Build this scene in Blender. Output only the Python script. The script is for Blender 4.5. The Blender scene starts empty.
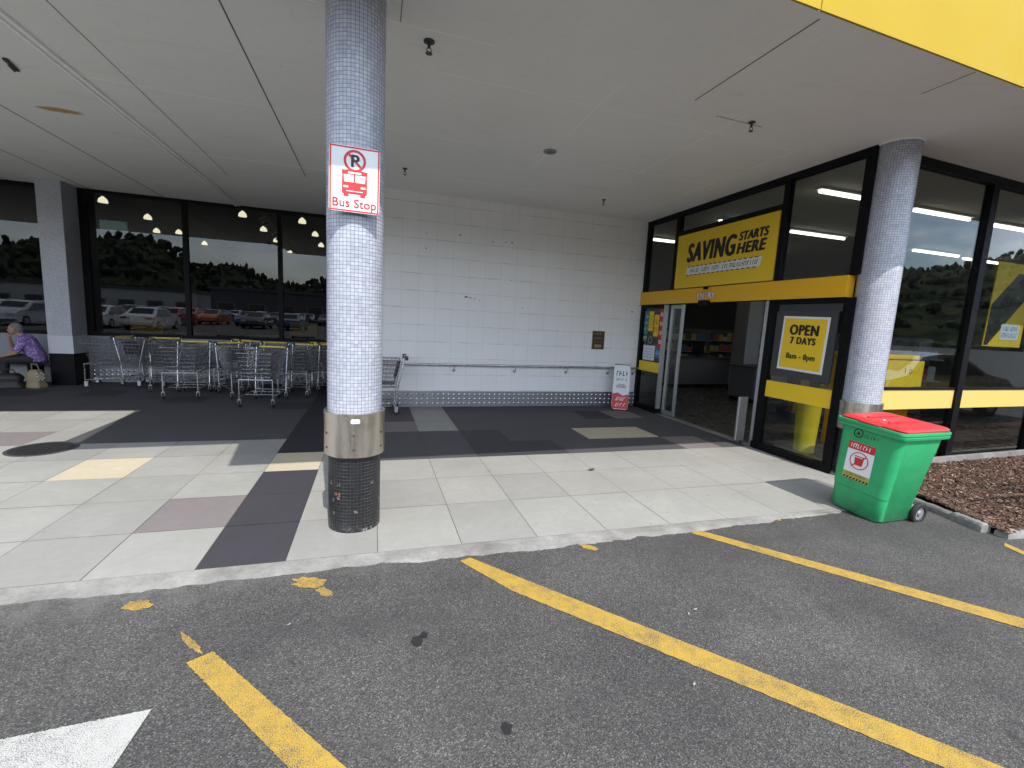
import bpy, bmesh, math, random
from mathutils import Vector, Matrix, noise as mnoise
random.seed(7)
S = bpy.context.scene
COL = S.collection
R_ = math.radians

# ------------------------------------------------------------------ helpers
def tag(o, label=None, cat=None, group=None, kind=None):
    if label: o['label'] = label
    if cat: o['category'] = cat
    if group: o['group'] = group
    if kind: o['kind'] = kind
    return o

def empty(name, loc=(0, 0, 0), rz=0, label=None, cat=None, group=None):
    o = bpy.data.objects.new(name, None)
    o.empty_display_size = .1
    COL.objects.link(o)
    o.location = loc
    o.rotation_euler = (0, 0, rz)
    return tag(o, label, cat, group)

def obj(name, bm, mats, parent=None, smooth=False, label=None, cat=None, group=None, kind=None):
    me = bpy.data.meshes.new(name)
    bmesh.ops.recalc_face_normals(bm, faces=bm.faces)
    bm.to_mesh(me)
    bm.free()
    for m in (mats if isinstance(mats, (list, tuple)) else [mats]):
        me.materials.append(m)
    if smooth:
        me.shade_smooth()
        if smooth != 2:
            try: me.set_sharp_from_angle(angle=R_(38))
            except Exception: pass
    o = bpy.data.objects.new(name, me)
    COL.objects.link(o)
    if parent: o.parent = parent
    return tag(o, label, cat, group, kind)

def copy_tree(o, parent=None):
    c = o.copy()
    COL.objects.link(c)
    if parent: c.parent = parent
    for ch in list(o.children): copy_tree(ch, c)
    return c

B = bmesh.new

def box(bm, x0, x1, y0, y1, z0, z1, mi=0, M=None, bevel=0):
    vs = [bm.verts.new((x, y, z)) for x in (x0, x1) for y in (y0, y1) for z in (z0, z1)]
    fs = [(0, 1, 3, 2), (4, 6, 7, 5), (0, 4, 5, 1), (2, 3, 7, 6), (0, 2, 6, 4), (1, 5, 7, 3)]
    out = []
    for f in fs:
        F = bm.faces.new([vs[i] for i in f]); F.material_index = mi; out.append(F)
    if bevel:
        es = list({e for f in out for e in f.edges})
        r = bmesh.ops.bevel(bm, geom=es, offset=bevel, segments=2, affect='EDGES', profile=.5)
        for f in r['faces']: f.material_index = mi
        vs = list({v for f in r['faces'] for v in f.verts} | {v for v in vs if v.is_valid})
    if M is not None:
        for v in vs: v.co = M @ v.co
    return vs

def tube(bm, pts, r, n=6, mi=0, closed=False, cap=True):
    pts = [Vector(p) for p in pts]
    rs = r if isinstance(r, (list, tuple)) else [r] * len(pts)
    rings = []
    N = len(pts)
    prev = None
    for i, p in enumerate(pts):
        if closed: d = pts[(i + 1) % N] - pts[i - 1]
        else: d = pts[min(i + 1, N - 1)] - pts[max(i - 1, 0)]
        d.normalize()
        if prev is None:
            a = Vector((0, 0, 1)) if abs(d.z) < .9 else Vector((1, 0, 0))
            u = d.cross(a).normalized()
        else:
            u = (prev - d * prev.dot(d)).normalized()
        prev = u
        w = d.cross(u)
        rings.append([bm.verts.new(p + (u * math.cos(2 * math.pi * k / n) + w * math.sin(2 * math.pi * k / n)) * rs[i]) for k in range(n)])
    m = N if closed else N - 1
    for i in range(m):
        a, b = rings[i], rings[(i + 1) % N]
        for k in range(n):
            f = bm.faces.new((a[k], a[(k + 1) % n], b[(k + 1) % n], b[k])); f.material_index = mi
    if cap and not closed:
        bm.faces.new(rings[0][::-1]).material_index = mi
        bm.faces.new(rings[-1]).material_index = mi

def lathe(bm, prof, cx=0, cy=0, n=48, mi=0, uv=False, cap=True):
    """prof: list of (r, z). uv in metres (arc, height)."""
    L = bm.loops.layers.uv.verify() if uv else None
    rings = []
    for r, z in prof:
        rings.append([bm.verts.new((cx + r * math.cos(2 * math.pi * k / n), cy + r * math.sin(2 * math.pi * k / n), z)) for k in range(n)])
    for i in range(len(prof) - 1):
        for k in range(n):
            f = bm.faces.new((rings[i][k], rings[i][(k + 1) % n], rings[i + 1][(k + 1) % n], rings[i + 1][k]))
            f.material_index = mi
            if uv:
                r = max(prof[i][0], .01)
                c = [(k, prof[i][1]), (k + 1, prof[i][1]), (k + 1, prof[i + 1][1]), (k, prof[i + 1][1])]
                for lp, (kk, z) in zip(f.loops, c): lp[L].uv = (kk * 2 * math.pi * r / n, z)
    if cap:
        for ring in (rings[0], rings[-1]):
            if prof[0][0] > 1e-4:
                bm.faces.new(ring).material_index = mi

def frame(o, u, v):
    """matrix of a plane: local x = u (right as seen), y = v (up), z = outward normal"""
    u = Vector(u).normalized(); v = Vector(v).normalized(); n = u.cross(v)
    return Matrix(((u.x, v.x, n.x, o[0]), (u.y, v.y, n.y, o[1]), (u.z, v.z, n.z, o[2]), (0, 0, 0, 1)))

def poly(bm, pts, M=None, d=0, mi=0, z=0):
    """flat polygon (2-D pts) extruded by d along local z"""
    lo = [Vector((p[0], p[1], z)) for p in pts]
    if M is not None:
        pass
    a = [bm.verts.new((M @ p) if M is not None else p) for p in lo]
    if d == 0:
        bm.faces.new(a).material_index = mi; return
    hi = [Vector((p[0], p[1], z + d)) for p in pts]
    b = [bm.verts.new((M @ p) if M is not None else p) for p in hi]
    bm.faces.new(a[::-1]).material_index = mi
    bm.faces.new(b).material_index = mi
    n = len(a)
    for i in range(n):
        bm.faces.new((a[i], a[(i + 1) % n], b[(i + 1) % n], b[i])).material_index = mi

def rrect(x0, x1, y0, y1, r, n=5):
    out = []
    for cx, cy, a0 in ((x1 - r, y0 + r, -90), (x1 - r, y1 - r, 0), (x0 + r, y1 - r, 90), (x0 + r, y0 + r, 180)):
        for k in range(n + 1):
            a = R_(a0 + 90 * k / n)
            out.append((cx + r * math.cos(a), cy + r * math.sin(a)))
    return out

def circ(cx, cy, r, n=32):
    return [(cx + r * math.cos(2 * math.pi * k / n), cy + r * math.sin(2 * math.pi * k / n)) for k in range(n)]

def ring(bm, M, cx, cy, r0, r1, z, d, mi=0, n=40):
    for k in range(n):
        a, b = 2 * math.pi * k / n, 2 * math.pi * (k + 1) / n
        q = [(cx + r0 * math.cos(a), cy + r0 * math.sin(a)), (cx + r1 * math.cos(a), cy + r1 * math.sin(a)),
             (cx + r1 * math.cos(b), cy + r1 * math.sin(b)), (cx + r0 * math.cos(b), cy + r0 * math.sin(b))]
        poly(bm, q, M, d, mi, z)

def text(name, body, size, M, mat, parent, x=0, y=0, z=.004, align='LEFT', bold=0, shear=0, width=1, extrude=.0008, fit=None):
    cu = bpy.data.curves.new('txt', 'FONT')
    cu.body = body; cu.size = size; cu.align_x = align; cu.shear = shear; cu.extrude = extrude
    cu.space_character = 1 + bold / size * 2.6; cu.resolution_u = 6
    t = bpy.data.objects.new('txt', cu); COL.objects.link(t)
    dg = bpy.context.evaluated_depsgraph_get(); dg.update()
    src = bpy.data.meshes.new_from_object(t.evaluated_get(dg))
    bpy.data.objects.remove(t)
    sx, sy, x0_ = width, 1, 0
    if fit:                                   # fit = (left, right, cap height)
        xs = [v.co.x for v in src.vertices]; ys = [v.co.y for v in src.vertices]
        sx = (fit[1] - fit[0]) / (max(xs) - min(xs)); sy = fit[2] / (max(ys) - min(ys)); x0_ = min(xs); x = fit[0]
    bm = B()
    # heavier strokes: the letter shape swept a little sideways and upwards, each pass a hair further out
    offs = [(0, 0)] if bold == 0 else [(-1, 0), (0, .45), (1, 0), (0, -.45), (-.5, .3), (.5, -.3), (-.5, -.3), (.5, .3)]
    for k, (ox, oy) in enumerate(offs):
        n0 = len(bm.verts); bm.from_mesh(src); bm.verts.ensure_lookup_table()
        for v in list(bm.verts)[n0:]:
            c = v.co
            v.co = M @ Vector((x + (c.x - x0_) * sx + ox * bold, y + c.y * sy + oy * bold, z + c.z + k * .00025))
    o = obj(name, bm, mat, parent)
    return o

def strokes(bm, M, x0, x1, y0, y1, z, seed=0, mi=0, slant=.1):
    """small illegible print: short bars"""
    rnd = random.Random(seed)
    x = x0
    h = y1 - y0
    while x < x1:
        w = h * rnd.uniform(.12, .2)
        k = rnd.random()
        if k < .13: x += h * .45; continue
        s = slant * h
        poly(bm, [(x, y0), (x + w, y0), (x + w + s, y1), (x + s, y1)], M, .0006, mi, z)
        if k > .4:
            yy = y0 + h * rnd.choice((0, .4, .8)); ss = slant * (yy - y0)
            poly(bm, [(x + w + ss, yy), (x + w * 2.6 + ss, yy), (x + w * 2.6 + ss, yy + h * .2), (x + w + ss, yy + h * .2)], M, .0006, mi, z)
        x += h * rnd.uniform(.45, .75)

# ------------------------------------------------------------------ materials
class N:
    def __init__(s, name):
        s.m = bpy.data.materials.new(name); s.m.use_nodes = True
        s.t = s.m.node_tree; s.t.nodes.clear()
        s.out = s.n('ShaderNodeOutputMaterial')
    def n(s, ty, **kw):
        x = s.t.nodes.new(ty)
        for k, v in kw.items(): setattr(x, k, v)
        return x
    def l(s, a, b): s.t.links.new(a, b)
    def put(s, node, key, val):
        if hasattr(val, 'links') or hasattr(val, 'is_linked'): s.l(val, node.inputs[key])
        else: node.inputs[key].default_value = val
    def math(s, op, a, b=0.0, c=None, clamp=False):
        x = s.n('ShaderNodeMath', operation=op, use_clamp=clamp)
        s.put(x, 0, a); s.put(x, 1, b)
        if c is not None: s.put(x, 2, c)
        return x.outputs[0]
    def mix(s, f, a, b, blend='MIX'):
        x = s.n('ShaderNodeMix', data_type='RGBA', blend_type=blend)
        s.put(x, 0, f)
        for i, v in ((6, a), (7, b)):
            if isinstance(v, tuple): v = (v[0], v[1], v[2], 1)
            s.put(x, i, v)
        return x.outputs[2]
    def coord(s, which='Object'): return s.n('ShaderNodeTexCoord').outputs[which]
    def noise(s, scale, detail=4, rough=.55, vec=None, dist=0):
        x = s.n('ShaderNodeTexNoise'); x.inputs['Scale'].default_value = scale
        x.inputs['Detail'].default_value = detail; x.inputs['Roughness'].default_value = rough
        x.inputs['Distortion'].default_value = dist
        s.l(vec if vec is not None else s.coord(), x.inputs['Vector'])
        return x.outputs['Fac']
    def vor(s, scale, feat='F1', out='Distance', vec=None):
        x = s.n('ShaderNodeTexVoronoi', feature=feat); x.inputs['Scale'].default_value = scale
        s.l(vec if vec is not None else s.coord(), x.inputs['Vector'])
        return x.outputs[out]
    def ramp(s, f, stops):
        x = s.n('ShaderNodeValToRGB'); s.l(f, x.inputs[0])
        el = x.color_ramp.elements
        while len(el) < len(stops): el.new(.5)
        for e, (p, c) in zip(el, stops):
            e.position = p
            e.color = (c, c, c, 1) if not isinstance(c, tuple) else (c[0], c[1], c[2], 1)
        return x.outputs[0]
    def rng(s, v, a, b, c, d):
        x = s.n('ShaderNodeMapRange'); s.put(x, 0, v)
        for i, q in enumerate((a, b, c, d)): x.inputs[i + 1].default_value = q
        return x.outputs[0]
    def bump(s, h, strength=.3, dist=.01):
        x = s.n('ShaderNodeBump'); x.inputs['Strength'].default_value = strength; x.inputs['Distance'].default_value = dist
        s.l(h, x.inputs['Height']); return x.outputs[0]
    def pbr(s, col, rough=.5, metal=0.0, normal=None, spec=.5, coat=0.0):
        p = s.n('ShaderNodeBsdfPrincipled')
        if isinstance(col, tuple): col = (col[0], col[1], col[2], 1)
        s.put(p, 'Base Color', col); s.put(p, 'Roughness', rough); s.put(p, 'Metallic', metal)
        p.inputs['Specular IOR Level'].default_value = spec
        p.inputs['Coat Weight'].default_value = coat
        if normal is not None: s.l(normal, p.inputs['Normal'])
        return p.outputs[0]
    def end(s, sh): s.l(sh, s.out.inputs[0]); return s.m

def simple(name, col, rough=.5, metal=0.0, var=.12, scale=6, bump=0.0, bscale=60, spec=.5, coat=0.0):
    a = N(name)
    f = a.noise(scale, 5, .6)
    c = a.mix(f, tuple(x * (1 - var) for x in col), tuple(min(1, x * (1 + var)) for x in col))
    r = a.rng(a.noise(scale * 2.3, 3), .3, .7, max(0, rough - .08), min(1, rough + .08))
    nb = a.bump(a.noise(bscale, 3), bump, .004) if bump else None
    return a.end(a.pbr(c, r, metal, nb, spec, coat))

def emis(name, col, st):
    a = N(name); e = a.n('ShaderNodeEmission'); e.inputs[0].default_value = (*col, 1); e.inputs[1].default_value = st
    return a.end(e.outputs[0])

def glass(name, tint, f0=.05, rough=0.0):
    a = N(name)
    t = a.n('ShaderNodeBsdfTransparent'); t.inputs[0].default_value = (*tint, 1)
    g = a.n('ShaderNodeBsdfGlossy'); g.inputs[1].default_value = rough
    g.inputs[0].default_value = (1, 1, 1, 1)
    wv = a.bump(a.noise(.9, 1), .02, .02); a.l(wv, g.inputs['Normal'])
    lw = a.n('ShaderNodeLayerWeight'); lw.inputs[0].default_value = .5
    p = a.math('POWER', lw.outputs['Facing'], 5.0)
    f = a.math('MULTIPLY_ADD', p, 1 - f0, f0)
    mx = a.n('ShaderNodeMixShader'); a.l(f, mx.inputs[0]); a.l(t.outputs[0], mx.inputs[1]); a.l(g.outputs[0], mx.inputs[2])
    return a.end(mx.outputs[0])

def asphalt_mat():
    a = N('asphalt')
    o = a.coord()
    cells = a.vor(205, 'F1', 'Color', o)
    sep = a.n('ShaderNodeSeparateColor'); a.l(cells, sep.inputs[0])
    base = a.ramp(sep.outputs[0], [(0, (.026, .026, .025)), (.42, (.058, .057, .054)), (.8, (.092, .090, .086)), (.94, (.135, .132, .126)), (1, (.21, .206, .197))])
    fine = a.noise(420, 2, .6, o)
    base = a.mix(a.rng(fine, .4, .7, 0, .4), base, (.068, .067, .064))
    big = a.noise(.9, 6, .62, o)
    base = a.mix(a.rng(big, .38, .68, 0, 1), a.mix(1.0, base, (.82, .82, .83), 'MULTIPLY'), a.mix(1.0, base, (1.28, 1.26, 1.24), 'MULTIPLY'))
    tar = a.noise(3.1, 5, .7, o)
    base = a.mix(a.rng(tar, .66, .72, 0, .6), base, (.03, .03, .031))
    tr = a.n('ShaderNodeMapping'); tr.inputs['Rotation'].default_value = (0, 0, R_(12)); tr.inputs['Scale'].default_value = (.25, 2.2, 1); a.l(o, tr.inputs[0])
    base = a.mix(a.rng(a.noise(1.1, 4, .6, tr.outputs[0]), .52, .7, 0, .45), base, (.05, .05, .05))
    oil = a.rng(a.vor(1.6, 'SMOOTH_F1', 'Distance', o), .06, .2, .55, 0)
    base = a.mix(a.math('MULTIPLY', oil, a.noise(9, 4, .65, o)), base, (.022, .022, .023))
    # dusty, worn band close to the kerb on the left
    xyz = a.n('ShaderNodeSeparateXYZ'); a.l(o, xyz.inputs[0])
    e = a.math('ADD', xyz.outputs[1], a.math('MULTIPLY', a.noise(2.2, 5, .65, o), .7))
    e = a.math('SUBTRACT', e, a.math('MULTIPLY', xyz.outputs[0], .12))
    dust = a.math('MULTIPLY', a.rng(e, 3.2, 3.55, 0, .6), a.rng(a.noise(7, 5, .7, o), .38, .6, .15, 1))
    base = a.mix(dust, base, (.17, .168, .16))
    h = a.math('ADD', a.vor(205, 'F1', 'Distance', o), a.math('MULTIPLY', fine, .3))
    return a.end(a.pbr(base, .88, 0, a.bump(h, .5, .004), .3))

def tile_mat(name, col, var=.1):
    a = N(name); o = a.coord()
    n1 = a.noise(1.3, 6, .65, o); n2 = a.noise(14, 5, .7, o); n3 = a.noise(190, 2, .5, o)
    c = a.mix(a.rng(n1, .3, .7, 0, 1), tuple(x * (1 - var) for x in col), tuple(x * (1 + var * .6) for x in col))
    c = a.mix(a.rng(n2, .35, .75, 0, .5), c, tuple(x * .76 for x in col))
    c = a.mix(a.rng(n3, .3, .7, 0, .22), c, tuple(x * .7 for x in col))
    st = a.noise(.55, 7, .7, o, .6)
    c = a.mix(a.rng(st, .5, .68, 0, .4), c, tuple(x * .68 for x in col))
    lt = a.noise(2.7, 6, .7, o)
    c = a.mix(a.rng(lt, .58, .75, 0, .35), c, tuple(min(1, x * 1.25) for x in col))
    sp = a.vor(5.0, 'F1', 'Distance', o)
    c = a.mix(a.rng(sp, .04, .06, .6, 0), c, tuple(x * .45 for x in col))
    return a.end(a.pbr(c, .72, 0, a.bump(n3, .12, .002), .35))

def kerb_mat():
    a = N('kerb_concrete'); o = a.coord()
    n1 = a.noise(2.0, 6, .7, o); n2 = a.noise(38, 5, .7, o)
    c = a.mix(a.rng(n1, .35, .65, 0, 1), (.15, .145, .132), (.32, .315, .295))
    c = a.mix(a.rng(n2, .5, .75, 0, .6), c, (.15, .148, .14))
    return a.end(a.pbr(c, .85, 0, a.bump(n2, .5, .006), .3))

def paint_mat(name, col, wear):
    a = N(name); o = a.coord()
    n1 = a.noise(5, 5, .65, o); n2 = a.noise(240, 3, .65, o); n3 = a.noise(16, 5, .7, o)
    c = a.mix(n1, tuple(x * .88 for x in col), tuple(min(1, x * 1.08) for x in col))
    w = a.math('ADD', a.math('MULTIPLY', n2, .8), a.math('MULTIPLY', n3, .2))
    w = a.math('ADD', w, a.math('MULTIPLY', a.math('SUBTRACT', n1, .5), .25))
    c = a.mix(a.rng(w, wear, wear + .06, 0, .9), c, (.06, .06, .06))
    return a.end(a.pbr(c, .75, 0, a.bump(n2, .4, .004), .35))

def mosaic_mat(name, c1, c2, grout, chips=0.0, rough=.22):
    a = N(name)
    uv = a.coord('UV')
    br = a.n('ShaderNodeTexBrick'); br.offset = 0; br.squash = 1
    for k, v in (('Scale', 1), ('Brick Width', .0262), ('Row Height', .0262), ('Mortar Size', .0014), ('Mortar Smooth', .15), ('Bias', 0)):
        br.inputs[k].default_value = v
    br.inputs['Color1'].default_value = (*c1, 1); br.inputs['Color2'].default_value = (*c2, 1); br.inputs['Mortar'].default_value = (*grout, 1)
    a.l(uv, br.inputs['Vector'])
    sn = a.n('ShaderNodeVectorMath', operation='SNAP'); a.l(uv, sn.inputs[0]); sn.inputs[1].default_value = (.0262, .0262, 1)
    wn = a.n('ShaderNodeTexWhiteNoise', noise_dimensions='2D'); a.l(sn.outputs[0], wn.inputs['Vector'])
    c = br.outputs['Color']
    o = a.coord()
    dirt = a.rng(a.noise(3.0, 5, .65, o), .4, .75, 0, .4)
    c = a.mix(dirt, c, tuple(x * .62 for x in c1))
    odd = a.math('GREATER_THAN', wn.outputs['Value'], .93)
    c = a.mix(a.math('MULTIPLY', odd, .22), c, tuple(x * .6 for x in c1))
    if chips:
        ch = a.math('GREATER_THAN', wn.outputs['Value'], 1 - chips)
        ch = a.math('MULTIPLY', ch, a.math('GREATER_THAN', a.noise(60, 3, .6, o), .5))
        xyz = a.n('ShaderNodeSeparateXYZ'); a.l(o, xyz.inputs[0])
        low = a.rng(a.math('ADD', xyz.outputs[2], a.math('MULTIPLY', a.noise(12, 3, .6, o), .25)), .10, .22, .6, 0)
        ch = a.math('MAXIMUM', ch, a.math('MULTIPLY', low, a.math('GREATER_THAN', a.noise(75, 4, .7, o), .56)))
        c = a.mix(ch, c, (.19, .175, .165))
        red = a.rng(a.noise(6, 3, .6, o), .56, .62, 0, .8)
        c = a.mix(a.math('MULTIPLY', ch, red), c, (.42, .13, .09))
    # every tile sits at its own slight tilt
    hh = a.math('MULTIPLY', br.outputs['Fac'], -1.0)
    sx = a.n('ShaderNodeVectorMath', operation='FRACTION')
    sc = a.n('ShaderNodeVectorMath', operation='SCALE'); a.l(uv, sc.inputs[0]); sc.inputs['Scale'].default_value = 1 / .0262
    a.l(sc.outputs[0], sx.inputs[0])
    xy = a.n('ShaderNodeSeparateXYZ'); a.l(sx.outputs[0], xy.inputs[0])
    sc2 = a.n('ShaderNodeSeparateColor'); a.l(wn.outputs['Color'], sc2.inputs[0])
    t1 = a.math('MULTIPLY', xy.outputs[0], a.math('SUBTRACT', sc2.outputs[0], .5))
    t2 = a.math('MULTIPLY', xy.outputs[1], a.math('SUBTRACT', sc2.outputs[1], .5))
    hh = a.math('ADD', hh, a.math('MULTIPLY', a.math('ADD', t1, t2), .9))
    hh = a.math('ADD', hh, a.math('MULTIPLY', a.noise(6, 3, .55, o), 5.0))
    return a.end(a.pbr(c, rough, 0, a.bump(hh, .6, .0022), .5))

def wall_mat():
    a = N('white_wall_tile'); o = a.coord()
    mp = a.n('ShaderNodeMapping'); mp.inputs['Rotation'].default_value = (R_(90), 0, 0); mp.inputs['Location'].default_value = (.13, 0, .02); a.l(o, mp.inputs[0])
    br = a.n('ShaderNodeTexBrick'); br.offset = 0
    for k, v in (('Scale', 1), ('Brick Width', .305), ('Row Height', .305), ('Mortar Size', .003), ('Mortar Smooth', .2), ('Bias', 0)):
        br.inputs[k].default_value = v
    br.inputs['Color1'].default_value = (.90, .90, .905, 1); br.inputs['Color2'].default_value = (.875, .88, .885, 1); br.inputs['Mortar'].default_value = (.71, .71, .71, 1)
    sw = a.n('ShaderNodeCombineXYZ'); xyz = a.n('ShaderNodeSeparateXYZ'); a.l(o, xyz.inputs[0])
    wob = a.math('MULTIPLY', a.math('SUBTRACT', a.noise(1.7, 2, .5, o), .5), .012)
    a.l(xyz.outputs[0], sw.inputs[0]); a.l(a.math('ADD', xyz.outputs[2], wob), sw.inputs[1]); a.l(sw.outputs[0], br.inputs['Vector'])
    c = br.outputs['Color']
    fz = a.math('FRACT', a.math('DIVIDE', a.math('ADD', xyz.outputs[2], wob), .305))
    hz = a.math('LESS_THAN', fz, .035)
    smp = a.n('ShaderNodeMapping'); smp.inputs['Scale'].default_value = (1, 1, 3.2); a.l(o, smp.inputs[0])
    gaps = a.math('MULTIPLY', hz, a.rng(a.noise(2.6, 4, .65, smp.outputs[0]), .47, .60, 0, 1))
    c = a.mix(a.math('MULTIPLY', gaps, .42), c, (.25, .25, .25))
    st = a.rng(a.noise(1.1, 6, .65, o), .45, .75, 0, .3)
    c = a.mix(st, c, (.78, .78, .77))
    h = a.math('MULTIPLY', br.outputs['Fac'], -1.0)
    return a.end(a.pbr(c, .32, 0, a.bump(h, .3, .002), .4))

def soffit_mat():
    a = N('soffit_paint'); o = a.coord()
    n1 = a.noise(.6, 6, .6, o); n2 = a.noise(9, 5, .6, o)
    c = a.mix(a.rng(n1, .3, .7, 0, 1), (.80, .80, .785), (.86, .86, .85))
    c = a.mix(a.rng(n2, .55, .8, 0, .25), c, (.62, .61, .58))
    dr = a.n('ShaderNodeMapping'); dr.inputs['Scale'].default_value = (.5, 2.4, 1); a.l(o, dr.inputs[0])
    c = a.mix(a.rng(a.noise(1.6, 6, .7, dr.outputs[0], .8), .58, .74, 0, .3), c, (.60, .57, .50))
    c = a.mix(a.rng(a.vor(1.9, 'F1', 'Distance', o), .012, .02, .6, 0), c, (.3, .29, .27))
    # rust stain with its own shape
    mp = a.n('ShaderNodeMapping'); mp.inputs['Location'].default_value = (3.52 * 2.4, -6.96 * 6.5, 0); mp.inputs['Scale'].default_value = (2.4, 6.5, 0); a.l(o, mp.inputs[0])
    ln = a.n('ShaderNodeVectorMath', operation='LENGTH'); a.l(mp.outputs[0], ln.inputs[0])
    d = a.math('ADD', ln.outputs['Value'], a.math('MULTIPLY', a.noise(14, 4, .6, o), .5))
    c = a.mix(a.rng(d, .62, .85, .9, 0), c, (.46, .26, .06))
    return a.end(a.pbr(c, .8, 0, a.bump(n2, .06, .004), .25))

def mulch_mat(i):
    return simple('bark_chip_%d' % i, [(.115, .057, .034), (.165, .098, .065), (.06, .033, .023), (.25, .185, .14)][i], .9, 0, .3, 40)

def steel_mat(name='worn_stainless', rough=.28, col=(.62, .57, .49)):
    a = N(name); o = a.coord()
    mp = a.n('ShaderNodeMapping'); mp.inputs['Scale'].default_value = (1, 1, .12); a.l(o, mp.inputs[0])
    n1 = a.noise(9, 5, .65, mp.outputs[0]); n2 = a.noise(4, 5, .6, o)
    c = a.mix(a.rng(n1, .35, .7, 0, 1), tuple(x * .72 for x in col), tuple(min(1, x * 1.12) for x in col))
    c = a.mix(a.rng(n2, .55, .75, 0, .6), c, (.3, .24, .15))
    r = a.rng(n1, .3, .7, rough - .08, rough + .14)
    return a.end(a.pbr(c, r, .95, a.bump(n2, .25, .02), .5))

def floral_mat():
    a = N('floral_shirt'); o = a.coord()
    v = a.vor(34, 'F1', 'Color', o); s = a.n('ShaderNodeSeparateColor'); a.l(v, s.inputs[0])
    c = a.ramp(s.outputs[0], [(0, (.16, .07, .33)), (.4, (.24, .13, .42)), (.62, (.48, .36, .62)), (.8, (.10, .06, .2)), (1, (.62, .55, .68))])
    return a.end(a.pbr(c, .8))

def hill_mat():
    a = N('forest_hill'); o = a.coord()
    n = a.noise(.05, 8, .7, o); n2 = a.noise(.3, 4, .7, o)
    c = a.mix(a.rng(n, .42, .6, 0, 1), (.010, .015, .009), (.055, .065, .032))
    c = a.mix(a.rng(n2, .4, .7, 0, .6), c, (.02, .03, .015))
    return a.end(a.pbr(c, .95, 0, a.bump(n2, 1, 2.0), .1))

def bin_mat():
    a = N('bin_green'); o = a.coord()
    n = a.noise(7, 5, .65, o); n2 = a.noise(45, 4, .6, o)
    c = a.mix(a.rng(n, .3, .7, 0, 1), (.026, .34, .12), (.036, .41, .155))
    c = a.mix(a.rng(n2, .6, .75, 0, .22), c, (.12, .3, .18))
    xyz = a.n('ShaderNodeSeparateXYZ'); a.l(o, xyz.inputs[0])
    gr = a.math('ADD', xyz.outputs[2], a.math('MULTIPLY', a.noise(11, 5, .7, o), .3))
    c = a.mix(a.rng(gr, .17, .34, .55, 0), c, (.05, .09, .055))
    sm = a.n('ShaderNodeMapping'); sm.inputs['Scale'].default_value = (9, 9, 1.1); a.l(o, sm.inputs[0])
    c = a.mix(a.rng(a.noise(2.2, 5, .7, sm.outputs[0]), .56, .72, 0, .3), c, (.03, .2, .085))
    return a.end(a.pbr(c, a.rng(n2, .3, .7, .3, .45), 0, a.bump(n2, .06, .003), .45))

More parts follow.
